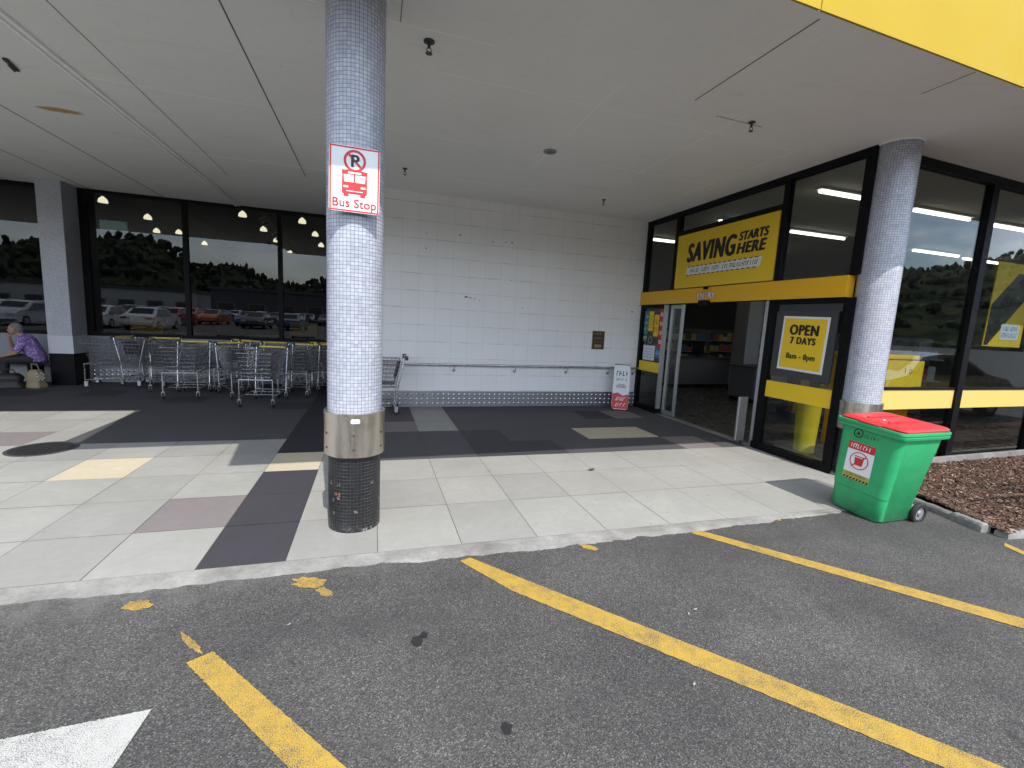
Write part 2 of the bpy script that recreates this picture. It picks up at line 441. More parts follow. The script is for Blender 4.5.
M_ = dict(
    asphalt=asphalt_mat(),
    concrete=tile_mat('paver_pale', (.315, .313, .288), .13),
    concrete2=tile_mat('paver_pale_grey', (.285, .283, .263), .13),
    cream=tile_mat('paver_cream', (.50, .44, .32), .08),
    mauve=tile_mat('paver_mauve', (.20, .178, .175)),
    shaded_tile=tile_mat('paver_shaded', (.078, .077, .083)),  # dark pavers under the canopy, its shade put into their colour
    charcoal=tile_mat('paver_charcoal', (.048, .046, .054)),
    black_tile=tile_mat('paver_black', (.03, .029, .034)),
    joint=simple('joint_sand', (.07, .07, .066), .95, 0, .2, 12),
    kerb=kerb_mat(),
    yellow_paint=paint_mat('road_yellow', (.43, .28, .045), .51),
    yellow_worn=paint_mat('road_yellow_worn', (.46, .295, .05), .48),
    white_paint=paint_mat('road_white', (.42, .42, .395), .53),
    mosaic=mosaic_mat('mosaic_blue_white', (.40, .43, .51), (.54, .555, .60), (.13, .14, .17)),
    mosaic_dark=mosaic_mat('mosaic_black', (.010, .010, .012), (.018, .018, .02), (.045, .045, .045), .022, .4),
    wall=wall_mat(), soffit=soffit_mat(),
    tape=simple('joint_tape', (.95, .95, .94), .8, 0, .03),
    dark_joint=simple('dark_joint', (.12, .12, .115), .9),
    seam=simple('panel_seam', (.28, .28, .27), .9),
    steel=steel_mat(), chrome=simple('chrome_wire', (.50, .51, .53), .25, .95, .08, 20),
    countergrey=simple('counter_grey', (.10, .10, .105), .6), kick=simple('kick_plate', (.30, .30, .31), .45, .8, .1, 14), alu=simple('silver_aluminium', (.52, .53, .54), .38, .85, .1, 14),
    black=simple('black_frame', (.005, .005, .006), .5, 0, .2, 9, spec=.15),
    matt_black=simple('matt_black', (.012, .012, .013), .7, 0, .2, 9),
    fascia=simple('fascia_yellow', (.485, .335, .02), .55, 0, .06, 1.3, .03, 30, spec=.2),
    band=simple('band_yellow', (.82, .45, .013), .4, 0, .07, 3),
    panel_yellow=simple('sign_yellow', (.86, .58, .022), .45, 0, .05, 3),
    cream_band=simple('cream_yellow_band', (.66, .50, .14), .45, 0, .05, 3),
    ink=simple('sign_black', (.012, .011, .010), .5), white=simple('sign_white', (.78, .79, .8), .45, 0, .04),
    red=simple('sign_red', (.55, .03, .03), .45), blue=simple('sign_blue', (.05, .2, .5), .45),
    teal=simple('sign_teal', (.05, .22, .26), .5), green_s=simple('sign_green', (.05, .22, .07), .5), 
    glass=glass('entry_glass', (.78, .81, .80), .05), cafe_glass=glass('dark_tint_glass', (.50, .52, .51), .048),
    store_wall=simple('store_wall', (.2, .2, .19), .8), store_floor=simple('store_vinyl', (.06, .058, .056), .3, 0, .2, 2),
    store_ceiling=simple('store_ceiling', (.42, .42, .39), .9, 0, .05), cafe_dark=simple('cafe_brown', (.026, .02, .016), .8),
    tubelight=emis('fluorescent', (1, .95, .78), 3.2), pendant=emis('warm_shade', (1, .89, .66), 1.6),
    exit=emis('exit_teal', (.35, .62, .62), .13),
    bin=bin_mat(), lid=simple('bin_red', (.55, .035, .04), .38, 0, .1, 6, .03), rubber=simple('rubber', (.018, .018, .018), .8),
    hub=simple('hub_grey', (.22, .22, .23), .5), grey=simple('grey_plastic', (.2, .2, .21), .5), lgrey=simple('light_grey', (.30, .30, .31), .6),
    handle=simple('handle_yellow', (.80, .60, .12), .4), dgrey=simple('dark_grey', (.05, .05, .055), .55),
    sillwall=simple('low_wall_grey', (.24, .25, .27), .5, 0, .2, 3), lowwall=simple('low_wall_white', (.55, .57, .60), .5, 0, .1, 3), colwhite=mosaic_mat('column_tile', (.50, .52, .57), (.58, .60, .64), (.25, .26, .3)),
    hill=hill_mat(), skin=simple('skin', (.38, .22, .15), .55), hair=simple('grey_hair', (.20, .19, .175), .85), shirt=floral_mat(),
    trousers=simple('dark_trousers', (.03, .03, .032), .85), shoe=simple('shoe', (.03, .028, .026), .6),
    bag=simple('black_bag', (.02, .02, .02), .6), tan=simple('tan_bag', (.30, .24, .15), .85, 0, .2, 20),
    wood=simple('bench_brown', (.10, .05, .03), .6), rope=simple('white_patch', (.6, .58, .52), .8),
    poster_brown=simple('poster_brown', (.05, .03, .022), .4), gold=simple('poster_gold', (.34, .24, .12), .5),
    pale=simple('pale_facade', (.5, .5, .48), .8), slate=simple('slate_facade', (.10, .10, .11), .8), cglass=simple('car_glass', (.015, .017, .02), .08),
)
for i in range(4): M_['chip%d' % i] = mulch_mat(i)
M_['soil'] = simple('soil', (.07, .042, .028), .95, 0, .3, 30, .5, 90)

# ------------------------------------------------------------------ camera
cam = bpy.data.cameras.new('camera'); co = bpy.data.objects.new('camera', cam); COL.objects.link(co)
f, yaw, pit, rol = 452.2, .30038, .13484, .05093
cam.sensor_width = 36; cam.lens = f / 1024 * 36; cam.clip_end = 5000; cam.clip_start = .05
Bm = Matrix(((1, 0, 0), (0, 0, -1), (0, 1, 0)))
Rz = Matrix(((math.cos(yaw), -math.sin(yaw), 0), (math.sin(yaw), math.cos(yaw), 0), (0, 0, 1)))
Rx = Matrix(((1, 0, 0), (0, math.cos(pit), -math.sin(pit)), (0, math.sin(pit), math.cos(pit))))
Rr = Matrix(((math.cos(rol), -math.sin(rol), 0), (math.sin(rol), math.cos(rol), 0), (0, 0, 1)))
RR = Rr @ Rx @ Bm @ Rz
right, down, fwd = RR[0], RR[1], RR[2]
co.matrix_world = Matrix(((right[0], -down[0], -fwd[0], 0), (right[1], -down[1], -fwd[1], 0), (right[2], -down[2], -fwd[2], 1.65), (0, 0, 0, 1)))
S.camera = co

# ------------------------------------------------------------------ light
sd = Vector((-.12, 1, -1.38)).normalized()
sun = bpy.data.lights.new('sun', 'SUN'); sun.energy = 2.2; sun.angle = R_(.53); sun.color = (1, .955, .89)
so = bpy.data.objects.new('sun', sun); COL.objects.link(so); so.rotation_euler = sd.to_track_quat('-Z', 'Y').to_euler(); so.location = (0, -20, 30)
W = bpy.data.worlds.new('World'); S.world = W; W.use_nodes = True
nt = W.node_tree; nt.nodes.clear()
sky = nt.nodes.new('ShaderNodeTexSky'); sky.sky_type = 'NISHITA'; sky.sun_disc = False
sky.sun_elevation = R_(53.9); sky.sun_rotation = R_(173.2); sky.air_density = 1.0; sky.dust_density = 1.0
bg = nt.nodes.new('ShaderNodeBackground'); bg.inputs[1].default_value = .135
wo = nt.nodes.new('ShaderNodeOutputWorld')
tc = nt.nodes.new('ShaderNodeTexCoord'); mp = nt.nodes.new('ShaderNodeMapping'); mp.inputs['Scale'].default_value = (1, 1, 2.6)
nz = nt.nodes.new('ShaderNodeTexNoise'); nz.inputs['Scale'].default_value = 2.6; nz.inputs['Detail'].default_value = 7; nz.inputs['Roughness'].default_value = .6
rp = nt.nodes.new('ShaderNodeMapRange'); rp.inputs[1].default_value = .43; rp.inputs[2].default_value = .60
rp.inputs[3].default_value = 0; rp.inputs[4].default_value = .8
mx = nt.nodes.new('ShaderNodeMix'); mx.data_type = 'RGBA'; mx.inputs[7].default_value = (10.0, 10.5, 11.5, 1)
nt.links.new(tc.outputs['Generated'], mp.inputs[0]); nt.links.new(mp.outputs[0], nz.inputs['Vector']); nt.links.new(nz.outputs['Fac'], rp.inputs[0])
nt.links.new(rp.outputs[0], mx.inputs[0]); nt.links.new(sky.outputs[0], mx.inputs[6]); nt.links.new(mx.outputs[2], bg.inputs[0]); nt.links.new(bg.outputs[0], wo.inputs[0])
S.view_settings.view_transform = 'Standard'; S.view_settings.look = 'None'; S.view_settings.gamma = 1; S.view_settings.exposure = 1.12
S.view_settings.use_curve_mapping = False
S.cycles.max_bounces = 10; S.cycles.diffuse_bounces = 6; S.cycles.glossy_bounces = 5; S.cycles.transparent_max_bounces = 16
S.cycles.sample_clamp_indirect = 6; S.cycles.caustics_reflective = False; S.cycles.caustics_refractive = False

# ------------------------------------------------------------------ ground
AZ = -.012
bm = B(); vs = [bm.verts.new(p) for p in ((-900, -900, AZ), (900, -900, AZ), (900, 900, AZ), (-900, 900, AZ))]; bm.faces.new(vs)
obj('asphalt', bm, M_['asphalt'], kind='structure')

# hills behind the car park (seen in the glass)
bm = B(); grid = []
for j in range(14):
    row = []
    for i in range(260):
        a = R_(-200 + 220 * i / 259)
        r = 330 + j * 30
        t = j / 13
        hgt = 1.3 * (34 + 26 * mnoise.noise(Vector((i * .045, 3.1, 0))) + 12 * mnoise.noise(Vector((i * .19, 8.2, 0))) + 20 * math.exp(-((math.degrees(a) + 40) / 30) ** 2)) * math.sin(min(1, t * 1.5) * math.pi / 2)
        hgt += 5 * mnoise.noise(Vector((i * .45, j * .9, 5))) * t + 6 * random.random() * t
        row.append(bm.verts.new((r * math.cos(a), r * math.sin(a), hgt - 1)))
    grid.append(row)
for j in range(13):
    for i in range(259): bm.faces.new((grid[j][i], grid[j][i + 1], grid[j + 1][i + 1], grid[j + 1][i]))
HP = [v.co.copy() for row in grid for v in row]
obj('hills', bm, M_['hill'], smooth=2, kind='structure')

rd = random.Random(5)
tb = B(); bmesh.ops.create_icosphere(tb, subdivisions=1, radius=1)
tv = [v.co.copy() for v in tb.verts]; tf = [[v.index for v in f_.verts] for f_ in tb.faces]; tb.free()
VV, FF, MI = [], [], []
for k in range(13000):
    p = rd.choice(HP); s_ = rd.uniform(1.3, 2.9); n0 = len(VV)
    q = p + Vector((rd.uniform(-14, 14), rd.uniform(-14, 14), s_ * .6))
    sx, sy, sz, an = s_ * rd.uniform(.7, 1.2), s_ * rd.uniform(.7, 1.2), s_ * rd.uniform(.8, 1.9), rd.uniform(0, 6.3)
    ca, sa = math.cos(an), math.sin(an)
    for v in tv:
        jx = 1 + rd.uniform(-.25, .25); x, y = v.x * sx * jx, v.y * sy * jx
        VV.append((q.x + x * ca - y * sa, q.y + x * sa + y * ca, q.z + v.z * sz * jx))
    mi = rd.randrange(3)
    for f_ in tf: FF.append([n0 + a for a in f_]); MI.append(mi)
me = bpy.data.meshes.new('hill_forest'); me.from_pydata(VV, [], FF); me.polygons.foreach_set('material_index', MI)
for m_ in (simple('forest_a', (.018, .028, .013), .9), simple('forest_b', (.045, .06, .026), .9), simple('forest_c', (.008, .013, .007), .9)): me.materials.append(m_)
hf = bpy.data.objects.new('hill_forest', me); COL.objects.link(hf); tag(hf, kind='stuff')

# pavement of separate slabs in one sheet, with sand joints below
XL = [-14.0 + .6 * k for k in range(18)] + [-3.47, -2.87, -2.27, -1.66, -1.07, -.55, .04, .64, 1.24, 1.85, 2.46, 3.07, 3.69, 4.28, 4.9, 5.44]
XL = sorted(x for x in XL if x <= -3.47 or x > -3.46)
XL = [x for k, x in enumerate(XL) if k == 0 or x - XL[k - 1] > .2]
YA = [3.12, 3.74, 4.38, 5.02, 5.68, 6.33, 6.98, 7.68, 8.32, 8.97, 9.62, 10.27, 10.9, 11.36]
YB = [3.12, 3.87, 4.56, 5.24, 5.90, 6.58, 7.24, 7.94, 8.44]
TM = [M_[k] for k in ('concrete', 'concrete2', 'cream', 'mauve', 'charcoal', 'black_tile', 'joint', 'shaded_tile')]
bm = B(); g = .0022
def tile_kind(cx, cy):
    if -1.07 < cx < -.55:
        if 5.02 < cy < 5.68: return 2
        return 4 if cy < 5.02 else 5
    if -2.87 < cx < -2.27 and 5.02 < cy < 5.68: return 2
    if -1.66 < cx < -1.07 and 3.74 < cy < 4.38: return 3
    if cx < -4.1 and cx > -5.3 and 6.33 < cy < 6.98: return 3
    if 3.07 < cx < 4.28 and 5.9 < cy < 6.58: return 2
    if 3.69 < cx < 4.28 and 7.24 < cy < 7.94: return 5
    if .64 < cx < 1.24 and 6.58 < cy: return 0
    if cy > 5.3 and cx > .04: return 7 if random.random() < .84 else random.choice((3, 4))  # floor in canopy shade gets the shade-darkened pavers, a few others mixed in
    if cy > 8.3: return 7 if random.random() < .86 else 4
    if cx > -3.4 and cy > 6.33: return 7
    return 0 if random.random() < .8 else 1
for i in range(len(XL) - 1):
    YY = YB if XL[i] >= .03 else YA
    for j in range(len(YY) - 1):
        x0, x1, y0, y1 = XL[i] + g, XL[i + 1] - g, YY[j] + g, YY[j + 1] - g
        dz = random.uniform(-.0006, .0006)
        fz = bm.faces.new([bm.verts.new(p) for p in ((x0, y0, dz), (x1, y0, dz), (x1, y1, dz), (x0, y1, dz))])
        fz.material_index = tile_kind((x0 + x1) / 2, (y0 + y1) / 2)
fz = bm.faces.new([bm.verts.new(p) for p in ((-14, 3.1, -.005), (5.6, 3.1, -.005), (5.6, 11.5, -.005), (-14, 11.5, -.005))]); fz.material_index = 6
obj('pavement', bm, TM, kind='structure')

# worn concrete edge strip between pavement and asphalt
bm = B(); prev = None
x = -14.0
while x <= 5.42:
    k = mnoise.noise(Vector((x * 2.1, 1.7, 0))) * .045 + mnoise.noise(Vector((x * 9, 4.7, 0))) * .026 + mnoise.noise(Vector((x * 27, 2, 0))) * .014
    ye = 2.965 + k + (.05 if x > 2 else 0) * min(1, (x - 2)) + (.03 * max(0, min(1, x - 3.4)))
    row = [bm.verts.new((x, 3.118, .001)), bm.verts.new((x, 3.06, -.0005 + .002 * mnoise.noise(Vector((x * 5, 0, 3))))), bm.verts.new((x, ye + .03, -.003)), bm.verts.new((x, ye, -.009)), bm.verts.new((x, ye - .002, -.03))]
    if prev:
        for a in range(4): bm.faces.new((prev[a], row[a], row[a + 1], prev[a + 1]))
    prev = row; x += .02
obj('kerb', bm, M_['kerb'], smooth=True, kind='structure')

# painted lines
def ragged(bm, a0, a1, b0, b1, n, amp, z, seed):
    pr = None
    for i in range(n + 1):
        t = i / n
        p = Vector(a0).lerp(Vector(b0), t); q = Vector(a1).lerp(Vector(b1), t)
        d = (q - p).normalized()
        k1 = mnoise.noise(Vector((i * .8, seed, 0))) * amp; k2 = mnoise.noise(Vector((i * .8, seed + 9, 0))) * amp
        pp = p - d * k1; qq = q + d * k2
        row = (bm.verts.new((pp.x, pp.y, z)), bm.verts.new((qq.x, qq.y, z)))
        if pr: bm.faces.new((pr[0], row[0], row[1], pr[1]))
        pr = row
PZ = AZ + .004
def line(name, pts, mat, n=60, amp=.008, seed=0):
    bm = B()
    for k in range(len(pts) - 1):
        ragged(bm, pts[k][0], pts[k][1], pts[k + 1][0], pts[k + 1][1], n, amp, PZ, seed + k)
    obj(name, bm, M_[mat], kind='structure')
line('painted_line', [((.585, 2.905), (.665, 2.935)), ((.84, 2.49), (.90, 2.66)), ((2.18, .98), (2.31, 1.05)), ((3.2, -.2), (3.34, -.13))], 'yellow_paint', seed=1)
line('painted_line', [((2.545, 2.95), (2.62, 3.02)), ((3.73, 1.475), (3.87, 1.535)), ((5.1, -.2), (5.24, -.13))], 'yellow_paint', seed=5)
line('painted_line', [((-.83, 2.265), (-.735, 2.32)), ((-.28, 1.60), (-.07, 1.54)), ((.5, .5), (.72, .5))], 'yellow_paint', seed=9)
line('painted_line', [((5.11, 2.22), (5.20, 2.26)), ((4.88, 1.5), (4.97, 1.52))], 'yellow_paint', seed=14)
line('painted_line', [((-2.6, 1.93), (-2.6, 1.2)), ((-1.34, 1.985), (-1.34, 1.2)), ((-.865, 2.01), (-.93, 1.2))], 'white_paint', seed=17)
def blot(cx, cy, rx, ry, rot, seed):
    bm = B(); pts = []
    for k in range(40):
        a = 2 * math.pi * k / 40
        rr = 1 + .45 * mnoise.noise(Vector((math.cos(a) * 2.2, math.sin(a) * 2.2, seed))) + .25 * mnoise.noise(Vector((math.cos(a) * 7, math.sin(a) * 7, seed + 3)))
        x, y = rx * rr * math.cos(a), ry * rr * math.sin(a)
        pts.append((cx + x * math.cos(rot) - y * math.sin(rot), cy + x * math.sin(rot) + y * math.cos(rot)))
    poly(bm, pts, None, 0, 0, PZ)
    obj('paint_patch', bm, M_['yellow_worn'], kind='structure')
blot(-.37, 2.84, .10, .055, -.4, 1.0); blot(-.27, 2.72, .07, .03, -.9, 2.0); blot(-1.24, 2.80, .075, .045, -.3, 3.0)
blot(1.58, 2.90, .07, .035, -.7, 4.0); blot(3.53, 3.045, .05, .03, -.8, 5.0); blot(-.86, 2.41, .11, .018, -.9, 6.0)
# dark oil spots and gum
def spot(cx, cy, r, seed):
    bm = B(); pts = []
    for k in range(24):
        a = 2 * math.pi * k / 24
        rr = r * (1 + .5 * mnoise.noise(Vector((math.cos(a) * 1.8, math.sin(a) * 1.8, seed))))
        pts.append((cx + rr * math.cos(a), cy + rr * 1.3 * math.sin(a)))
    poly(bm, pts, None, 0, 0, PZ)
    obj('oil_spot', bm, M_['matt_black'], kind='structure')
spot(.23, 2.17, .03, 1); spot(.54, 1.57, .022, 2); spot(.27, 2.21, .018, 3)

# fallen leaves and litter on the ground
def litter(x, y, z, s, mat, lab, cat, rz):
    bm = B()
    poly(bm, [(-s, 0), (-s * .3, s * .35), (s * .6, s * .25), (s, -s * .05), (s * .4, -s * .4), (-s * .5, -s * .3)], None, s * .12, 0, 0)
    for v in bm.verts: v.co.z += .3 * abs(v.co.x)
    o = obj('leaf' if cat == 'leaf' else 'litter_scrap', bm, M_[mat], label=lab, cat=cat); o.location = (x, y, z); o.rotation_euler = (0, 0, rz)
litter(2.42, 4.55, .004, .05, 'dgrey', 'small dark curled leaf lying on the pale paving before the entry', 'leaf', .3)
litter(1.80, 2.04, AZ + .003, .014, 'lgrey', 'pale paper scrap on the asphalt above the long yellow line, left of its twin', 'litter', 1.0)
litter(1.87, 2.07, AZ + .003, .016, 'lgrey', 'pale folded scrap on the asphalt above the long yellow line, right of its twin', 'litter', .2)
litter(1.47, 1.58, AZ + .003, .014, 'lgrey', 'pale scrap lying on asphalt nearest the long yellow line', 'litter', .7)
litter(-.42, 2.45, AZ + .003, .012, 'lgrey', 'tiny pale scrap on asphalt near the worn yellow patch', 'litter', .7)

# manhole cover in the left paving
mh = empty('manhole_cover', (-3.5, 6.15, 0), 0, 'round dark iron manhole cover set in the pale paving', 'manhole cover')
bm = B(); lathe(bm, [(.30, .001), (.30, .006), (.27, .006), (.27, .003)], n=48, cap=False); obj('rim', bm, M_['dgrey'], mh)
bm = B(); lathe(bm, [(.269, .0012), (.269, .0035)], n=48)
for i in range(-6, 7):
    for j in range(-6, 7):
        if math.hypot(i, j) < 6.4: box(bm, i * .038 - .013, i * .038 + .013, j * .038 - .013, j * .038 + .013, .0036, .008)
obj('lid', bm, M_['matt_black'], mh)

# ------------------------------------------------------------------ canopy
can = empty('canopy', (0, 0, 3.83), 0, 'broad pale flat canopy soffit over the paving with yellow fascia', 'canopy')
def T(bm, dz=-3.83):
    for v in bm.verts: v.co.z += dz
    return bm
bm = B()
poly(bm, [(-16, 5.55), (-3.2, 5.50), (-2.92, 3.30), (-1.25, 3.38), (-1.13, 2.50), (26, 3.5), (26, 5.0), (5.56, 4.06), (5.56, 8.50), (-.2, 8.50), (-.2, 11.45), (-16, 11.45)], None, 1.4, 0, 3.83)
o = obj('soffit', T(bm), M_['soffit'], can)
ed = Vector((27.13, 1.0, 0)).normalized(); en = Vector((ed.y, -ed.x, 0))
Mf = frame((-1.13, 2.496, 3.831), (ed.x, ed.y, 0), (0, 0, 1))
x = 0.0; pl = [3.98, 2.4, 2.4, 2.4, 2.4, 2.4, 2.4, 2.4]
for w in pl:
    bm = B(); poly(bm, [(x + .004, 0), (x + w - .004, 0), (x + w - .004, 1.7), (x + .004, 1.7)], Mf, .012)
    obj('fascia_panel', T(bm), M_['fascia'], can); x += w
def strip(x0, y0, x1, y1, w, mat, t=.003, nm='joint_strip'):
    bm = B(); d = Vector((x1 - x0, y1 - y0, 0)); n = Vector((-d.y, d.x, 0)).normalized() * w / 2
    a = Vector((x0, y0, 0)); b = Vector((x1, y1, 0))
    poly(bm, [(a + n)[:2], (b + n)[:2], (b - n)[:2], (a - n)[:2]], None, t, 0, 3.83 - t)
    obj(nm, T(bm), M_[mat], can)
strip(-4.13, 5.6, -4.13, 11.4, .012, 'dark_joint'); strip(-5.37, 5.6, -5.37, 11.4, .012, 'dark_joint'); strip(-6.6, 5.6, -6.6, 11.4, .012, 'dark_joint')
strip(-2.33, 3.4, -2.33, 8.9, .008, 'seam'); strip(-1.08, 2.6, -1.08, 8.4, .011, 'dark_joint')
strip(.17, 2.7, .17, 3.82, .008, 'seam')
for args in ((-2.74, 5.85, 5.0, 5.93), (-2.74, 7.96, -.6, 7.92), (.3, 4.40, 4.7, 4.49), (1.2, 7.4, 5.3, 7.5), (-1.0, 3.81, .9, 3.84)): strip(*args, .012, 'tape')
for args in ((2.12, 3.9, 2.12, 6.4), (3.55, 4.0, 3.55, 6.9), (4.75, 4.4, 4.75, 8.3)): strip(*args, .012, 'tape')
strip(2.92, 2.7, 2.90, 3.95, .009, 'dark_joint'); strip(4.6, 2.72, 4.6, 3.1, .008, 'seam'); strip(3.3, 4.13, 3.9, 4.15, .008, 'seam')
bm = B(); box(bm, -2.84, -2.815, 4, 11.4, 3.80, 3.829); box(bm, -2.812, -2.77, 4, 11.4, 3.818, 3.829); box(bm, -2.765, -2.752, 4, 11.4, 3.806, 3.829)
obj('expansion_trim', T(bm), M_['tape'], can)
bm = B(); box(bm, -2.811, -2.766, 4, 11.4, 3.8295, 3.8298); box(bm, -2.858, -2.842, 4, 11.4, 3.826, 3.8295); obj('trim_shadow_gap', T(bm), M_['dark_joint'], can)

def sprinkler(x, y, lab, s=1):
    e = empty('sprinkler_head', (x, y, 3.829), 0, lab, 'sprinkler', 'sprinkler heads under the canopy')
    bm = B(); lathe(bm, [(.035 * s, 0), (.035 * s, -.008), (.012, -.012), (.012, -.05)], n=16); obj('rose', bm, M_['dgrey'], e)
    bm = B(); tube(bm, [(-.012, 0, -.05), (-.02, 0, -.07), (0, 0, -.088)], .004, 5); tube(bm, [(.012, 0, -.05), (.02, 0, -.07), (0, 0, -.088)], .004, 5)
    lathe(bm, [(.022 * s, -.088), (.022 * s, -.092)], n=14); obj('deflector', bm, M_['dgrey'], e)
sprinkler(.40, 3.98, 'dark sprinkler head close to the tiled pillar, largest of the heads', 1.25)
sprinkler(3.72, 4.10, 'dark sprinkler head between the yellow fascia and entry frame')
sprinkler(3.77, 7.38, 'dark sprinkler head near the white wall corner by the entry')
sprinkler(.42, 7.25, 'dark sprinkler head just right of the pillar above the white wall')
v = empty('ceiling_vent', (2.12, 5.72, 3.829), 0, 'small round grey vent in the middle of the canopy soffit', 'vent')
bm = B(); lathe(bm, [(.085, 0), (.085, -.012), (.06, -.016)], n=28, cap=False); obj('rim', bm, M_['lgrey'], v)
bm = B(); lathe(bm, [(.06, -.006), (.06, -.012)], n=24); box(bm, -.05, .05, -.006, .006, -.02, -.012); box(bm, -.006, .006, -.05, .05, -.0205, -.0125); obj('grille', bm, M_['grey'], v)
e = empty('soffit_fitting', (-3.3, 5.86, 3.829), .2, 'small dark strip fitting on the far left of the soffit', 'fitting')
bm = B(); box(bm, -.02, .02, -.14, .1, -.02, 0, bevel=.004); obj('body', bm, M_['dgrey'], e)
bm = B(); tube(bm, [(0, -.10, -.02), (0, -.08, -.045), (0, .04, -.045), (0, .06, -.02)], .006, 6); obj('handle', bm, M_['grey'], e)

# ------------------------------------------------------------------ pillars
def pillar(x, y, r, lab, holes=True):
    p = empty('tiled_pillar', (x, y, 0), 0, lab, 'pillar')
    bm = B(); lathe(bm, [(r, .86), (r, 1.6), (r, 2.4), (r, 3.2), (r, 3.86)], n=72, uv=True, cap=False); obj('mosaic_shaft', bm, M_['mosaic'], p, smooth=True)
    bm = B(); lathe(bm, [(r - .006, 0), (r - .006, .3), (r - .006, .64)], n=72, uv=True, cap=False); obj('black_mosaic_base', bm, M_['mosaic_dark'], p, smooth=True)
    bm = B(); n = 72
    rings = []
    for rr, z in ((r + .004, .60), (r + .024, .598), (r + .024, .7), (r + .022, .8), (r + .026, .925), (r + .006, .928)):
        rings.append([bm.verts.new(((rr + .0035 * mnoise.noise(Vector((k * .35, z * 4, x)))) * math.cos(2 * math.pi * k / n), (rr + .0035 * mnoise.noise(Vector((k * .35, z * 4, x)))) * math.sin(2 * math.pi * k / n), z + .006 * mnoise.noise(Vector((k * .2, z, 2))))) for k in range(n)])
    for a in range(5):
        for k in range(n): bm.faces.new((rings[a][k], rings[a][(k + 1) % n], rings[a + 1][(k + 1) % n], rings[a + 1][k]))
    st = obj('steel_band', bm, M_['steel'], p, smooth=True)
    bm = B()
    for a in (-90, -150, -30):
        for z in (.66, .77):
            c = Vector(((r + .026) * math.cos(R_(a)), (r + .026) * math.sin(R_(a)), z)); d = Vector((math.cos(R_(a)), math.sin(R_(a)), 0))
            tube(bm, [c - d * .004, c + d * .003], .009, 10)
    obj('bolt', bm, M_['dgrey'], st)
    bm = B(); lathe(bm, [(r + .001, 3.82), (r + .012, 3.815), (r + .02, 3.829)], n=72, cap=False); obj('collar', bm, M_['tape'], p, smooth=True)
    return p
P1 = pillar(-.135, 3.645, .2, 'round blue-grey mosaic pillar with steel band carrying the bus stop sign')
bm = B(); M = frame((-.12, 3.645 - .2285, .875), (1, 0, 0), (0, 0, 1)); poly(bm, rrect(-.035, .03, -.016, .018, .012), M, .002, 0, 0)
sk = obj('sticker_residue', bm, M_['white'], P1); sk.matrix_parent_inverse = P1.matrix_world.inverted() if False else Matrix.Translation((.135, -3.645, 0))
P2 = pillar(5.595, 3.91, .203, 'round mosaic pillar beside the entry glazing, behind the green bin')

# bus stop sign
bs = empty('bus_stop_sign', (-.133, 3.40, 2.55), 0, 'white bus stop sign with red border fixed to the round pillar', 'sign')
M = frame((0, 0, 0), (1, 0, 0), (0, 0, 1)) @ Matrix.Rotation(R_(-.6), 4, 'Z') @ Matrix.Scale(.89, 4)
bm = B(); poly(bm, rrect(-.182, .182, -.238, .238, .02), M, .004); obj('plate', bm, M_['white'], bs)
bm = B()
for (x0, x1, y0, y1) in ((-.178, .178, .223, .234), (-.178, .178, -.234, -.223), (-.178, -.167, -.223, .223), (.167, .178, -.223, .223)): poly(bm, [(x0, y0), (x1, y0), (x1, y1), (x0, y1)], M, .001, 0, .004)
obj('border', bm, M_['red'], bs)
bm = B(); ring(bm, M, 0, .135, .062, .08, .0045, .001); s45 = math.sqrt(.5)
poly(bm, [(-.06 * s45 - .008 * s45, .135 + .06 * s45 - .008 * s45), (.06 * s45 - .008 * s45, .135 - .06 * s45 - .008 * s45), (.06 * s45 + .008 * s45, .135 - .06 * s45 + .008 * s45), (-.06 * s45 + .008 * s45, .135 + .06 * s45 + .008 * s45)], M, .001, 0, .0062)
obj('prohibition_ring', bm, M_['red'], bs)
text('letter', 'P', .125, M, M_['ink'], bs, x=0, y=.092, z=.0052, align='CENTER', bold=.004)
bm = B()
poly(bm, [(-.09, -.105), (.09, -.105), (.09, -.02), (-.09, -.02)], M, .001, 0, .0045)       # lower body
for s in (-1, 1):
    poly(bm, [(s * .083 - .008, -.02), (s * .083 + .008, -.02), (s * .083 + .004, .04), (s * .083 - .004, .04)], M, .001, 0, .0046)
    poly(bm, rrect(s * .07 - .022, s * .07 + .022, .035, .065, .008), M, .001, 0, .0047)
    poly(bm, [(s * .06 - .018, -.125), (s * .06 + .018, -.125), (s * .06 + .018, -.105), (s * .06 - .018, -.105)], M, .001, 0, .0045)
poly(bm, [(-.005, -.02), (.005, -.02), (.005, .045), (-.005, .045)], M, .001, 0, .0046)
poly(bm, [(-.07, .058), (.07, .058), (.06, .068), (-.06, .068)], M, .001, 0, .0048); poly(bm, [(-.088, .036), (.088, .036), (.088, .041), (-.088, .041)], M, .001, 0, .005)
obj('bus_symbol', bm, M_['red'], bs)
bm = B()
for s in (-1, 1): poly(bm, rrect(s * .062 - .018, s * .062 + .018, -.062, -.047, .005), M, .001, 0, .0058)
poly(bm, [(-.06, -.088), (.06, -.088), (.06, -.082), (-.06, -.082)], M, .001, 0, .0058)
obj('bus_lights', bm, M_['white'], bs)
text('lettering', 'Bus Stop', .088, M, M_['red'], bs, x=0, y=-.202, z=.0052, align='CENTER', bold=.001)
bm = B(); box(bm, -.15, .15, .004, .03, .13, .16); obj('bracket', bm, M_['alu'], bs); bm = B(); box(bm, -.15, .15, .004, .03, -.16, -.13); obj('bracket', bm, M_['alu'], bs)

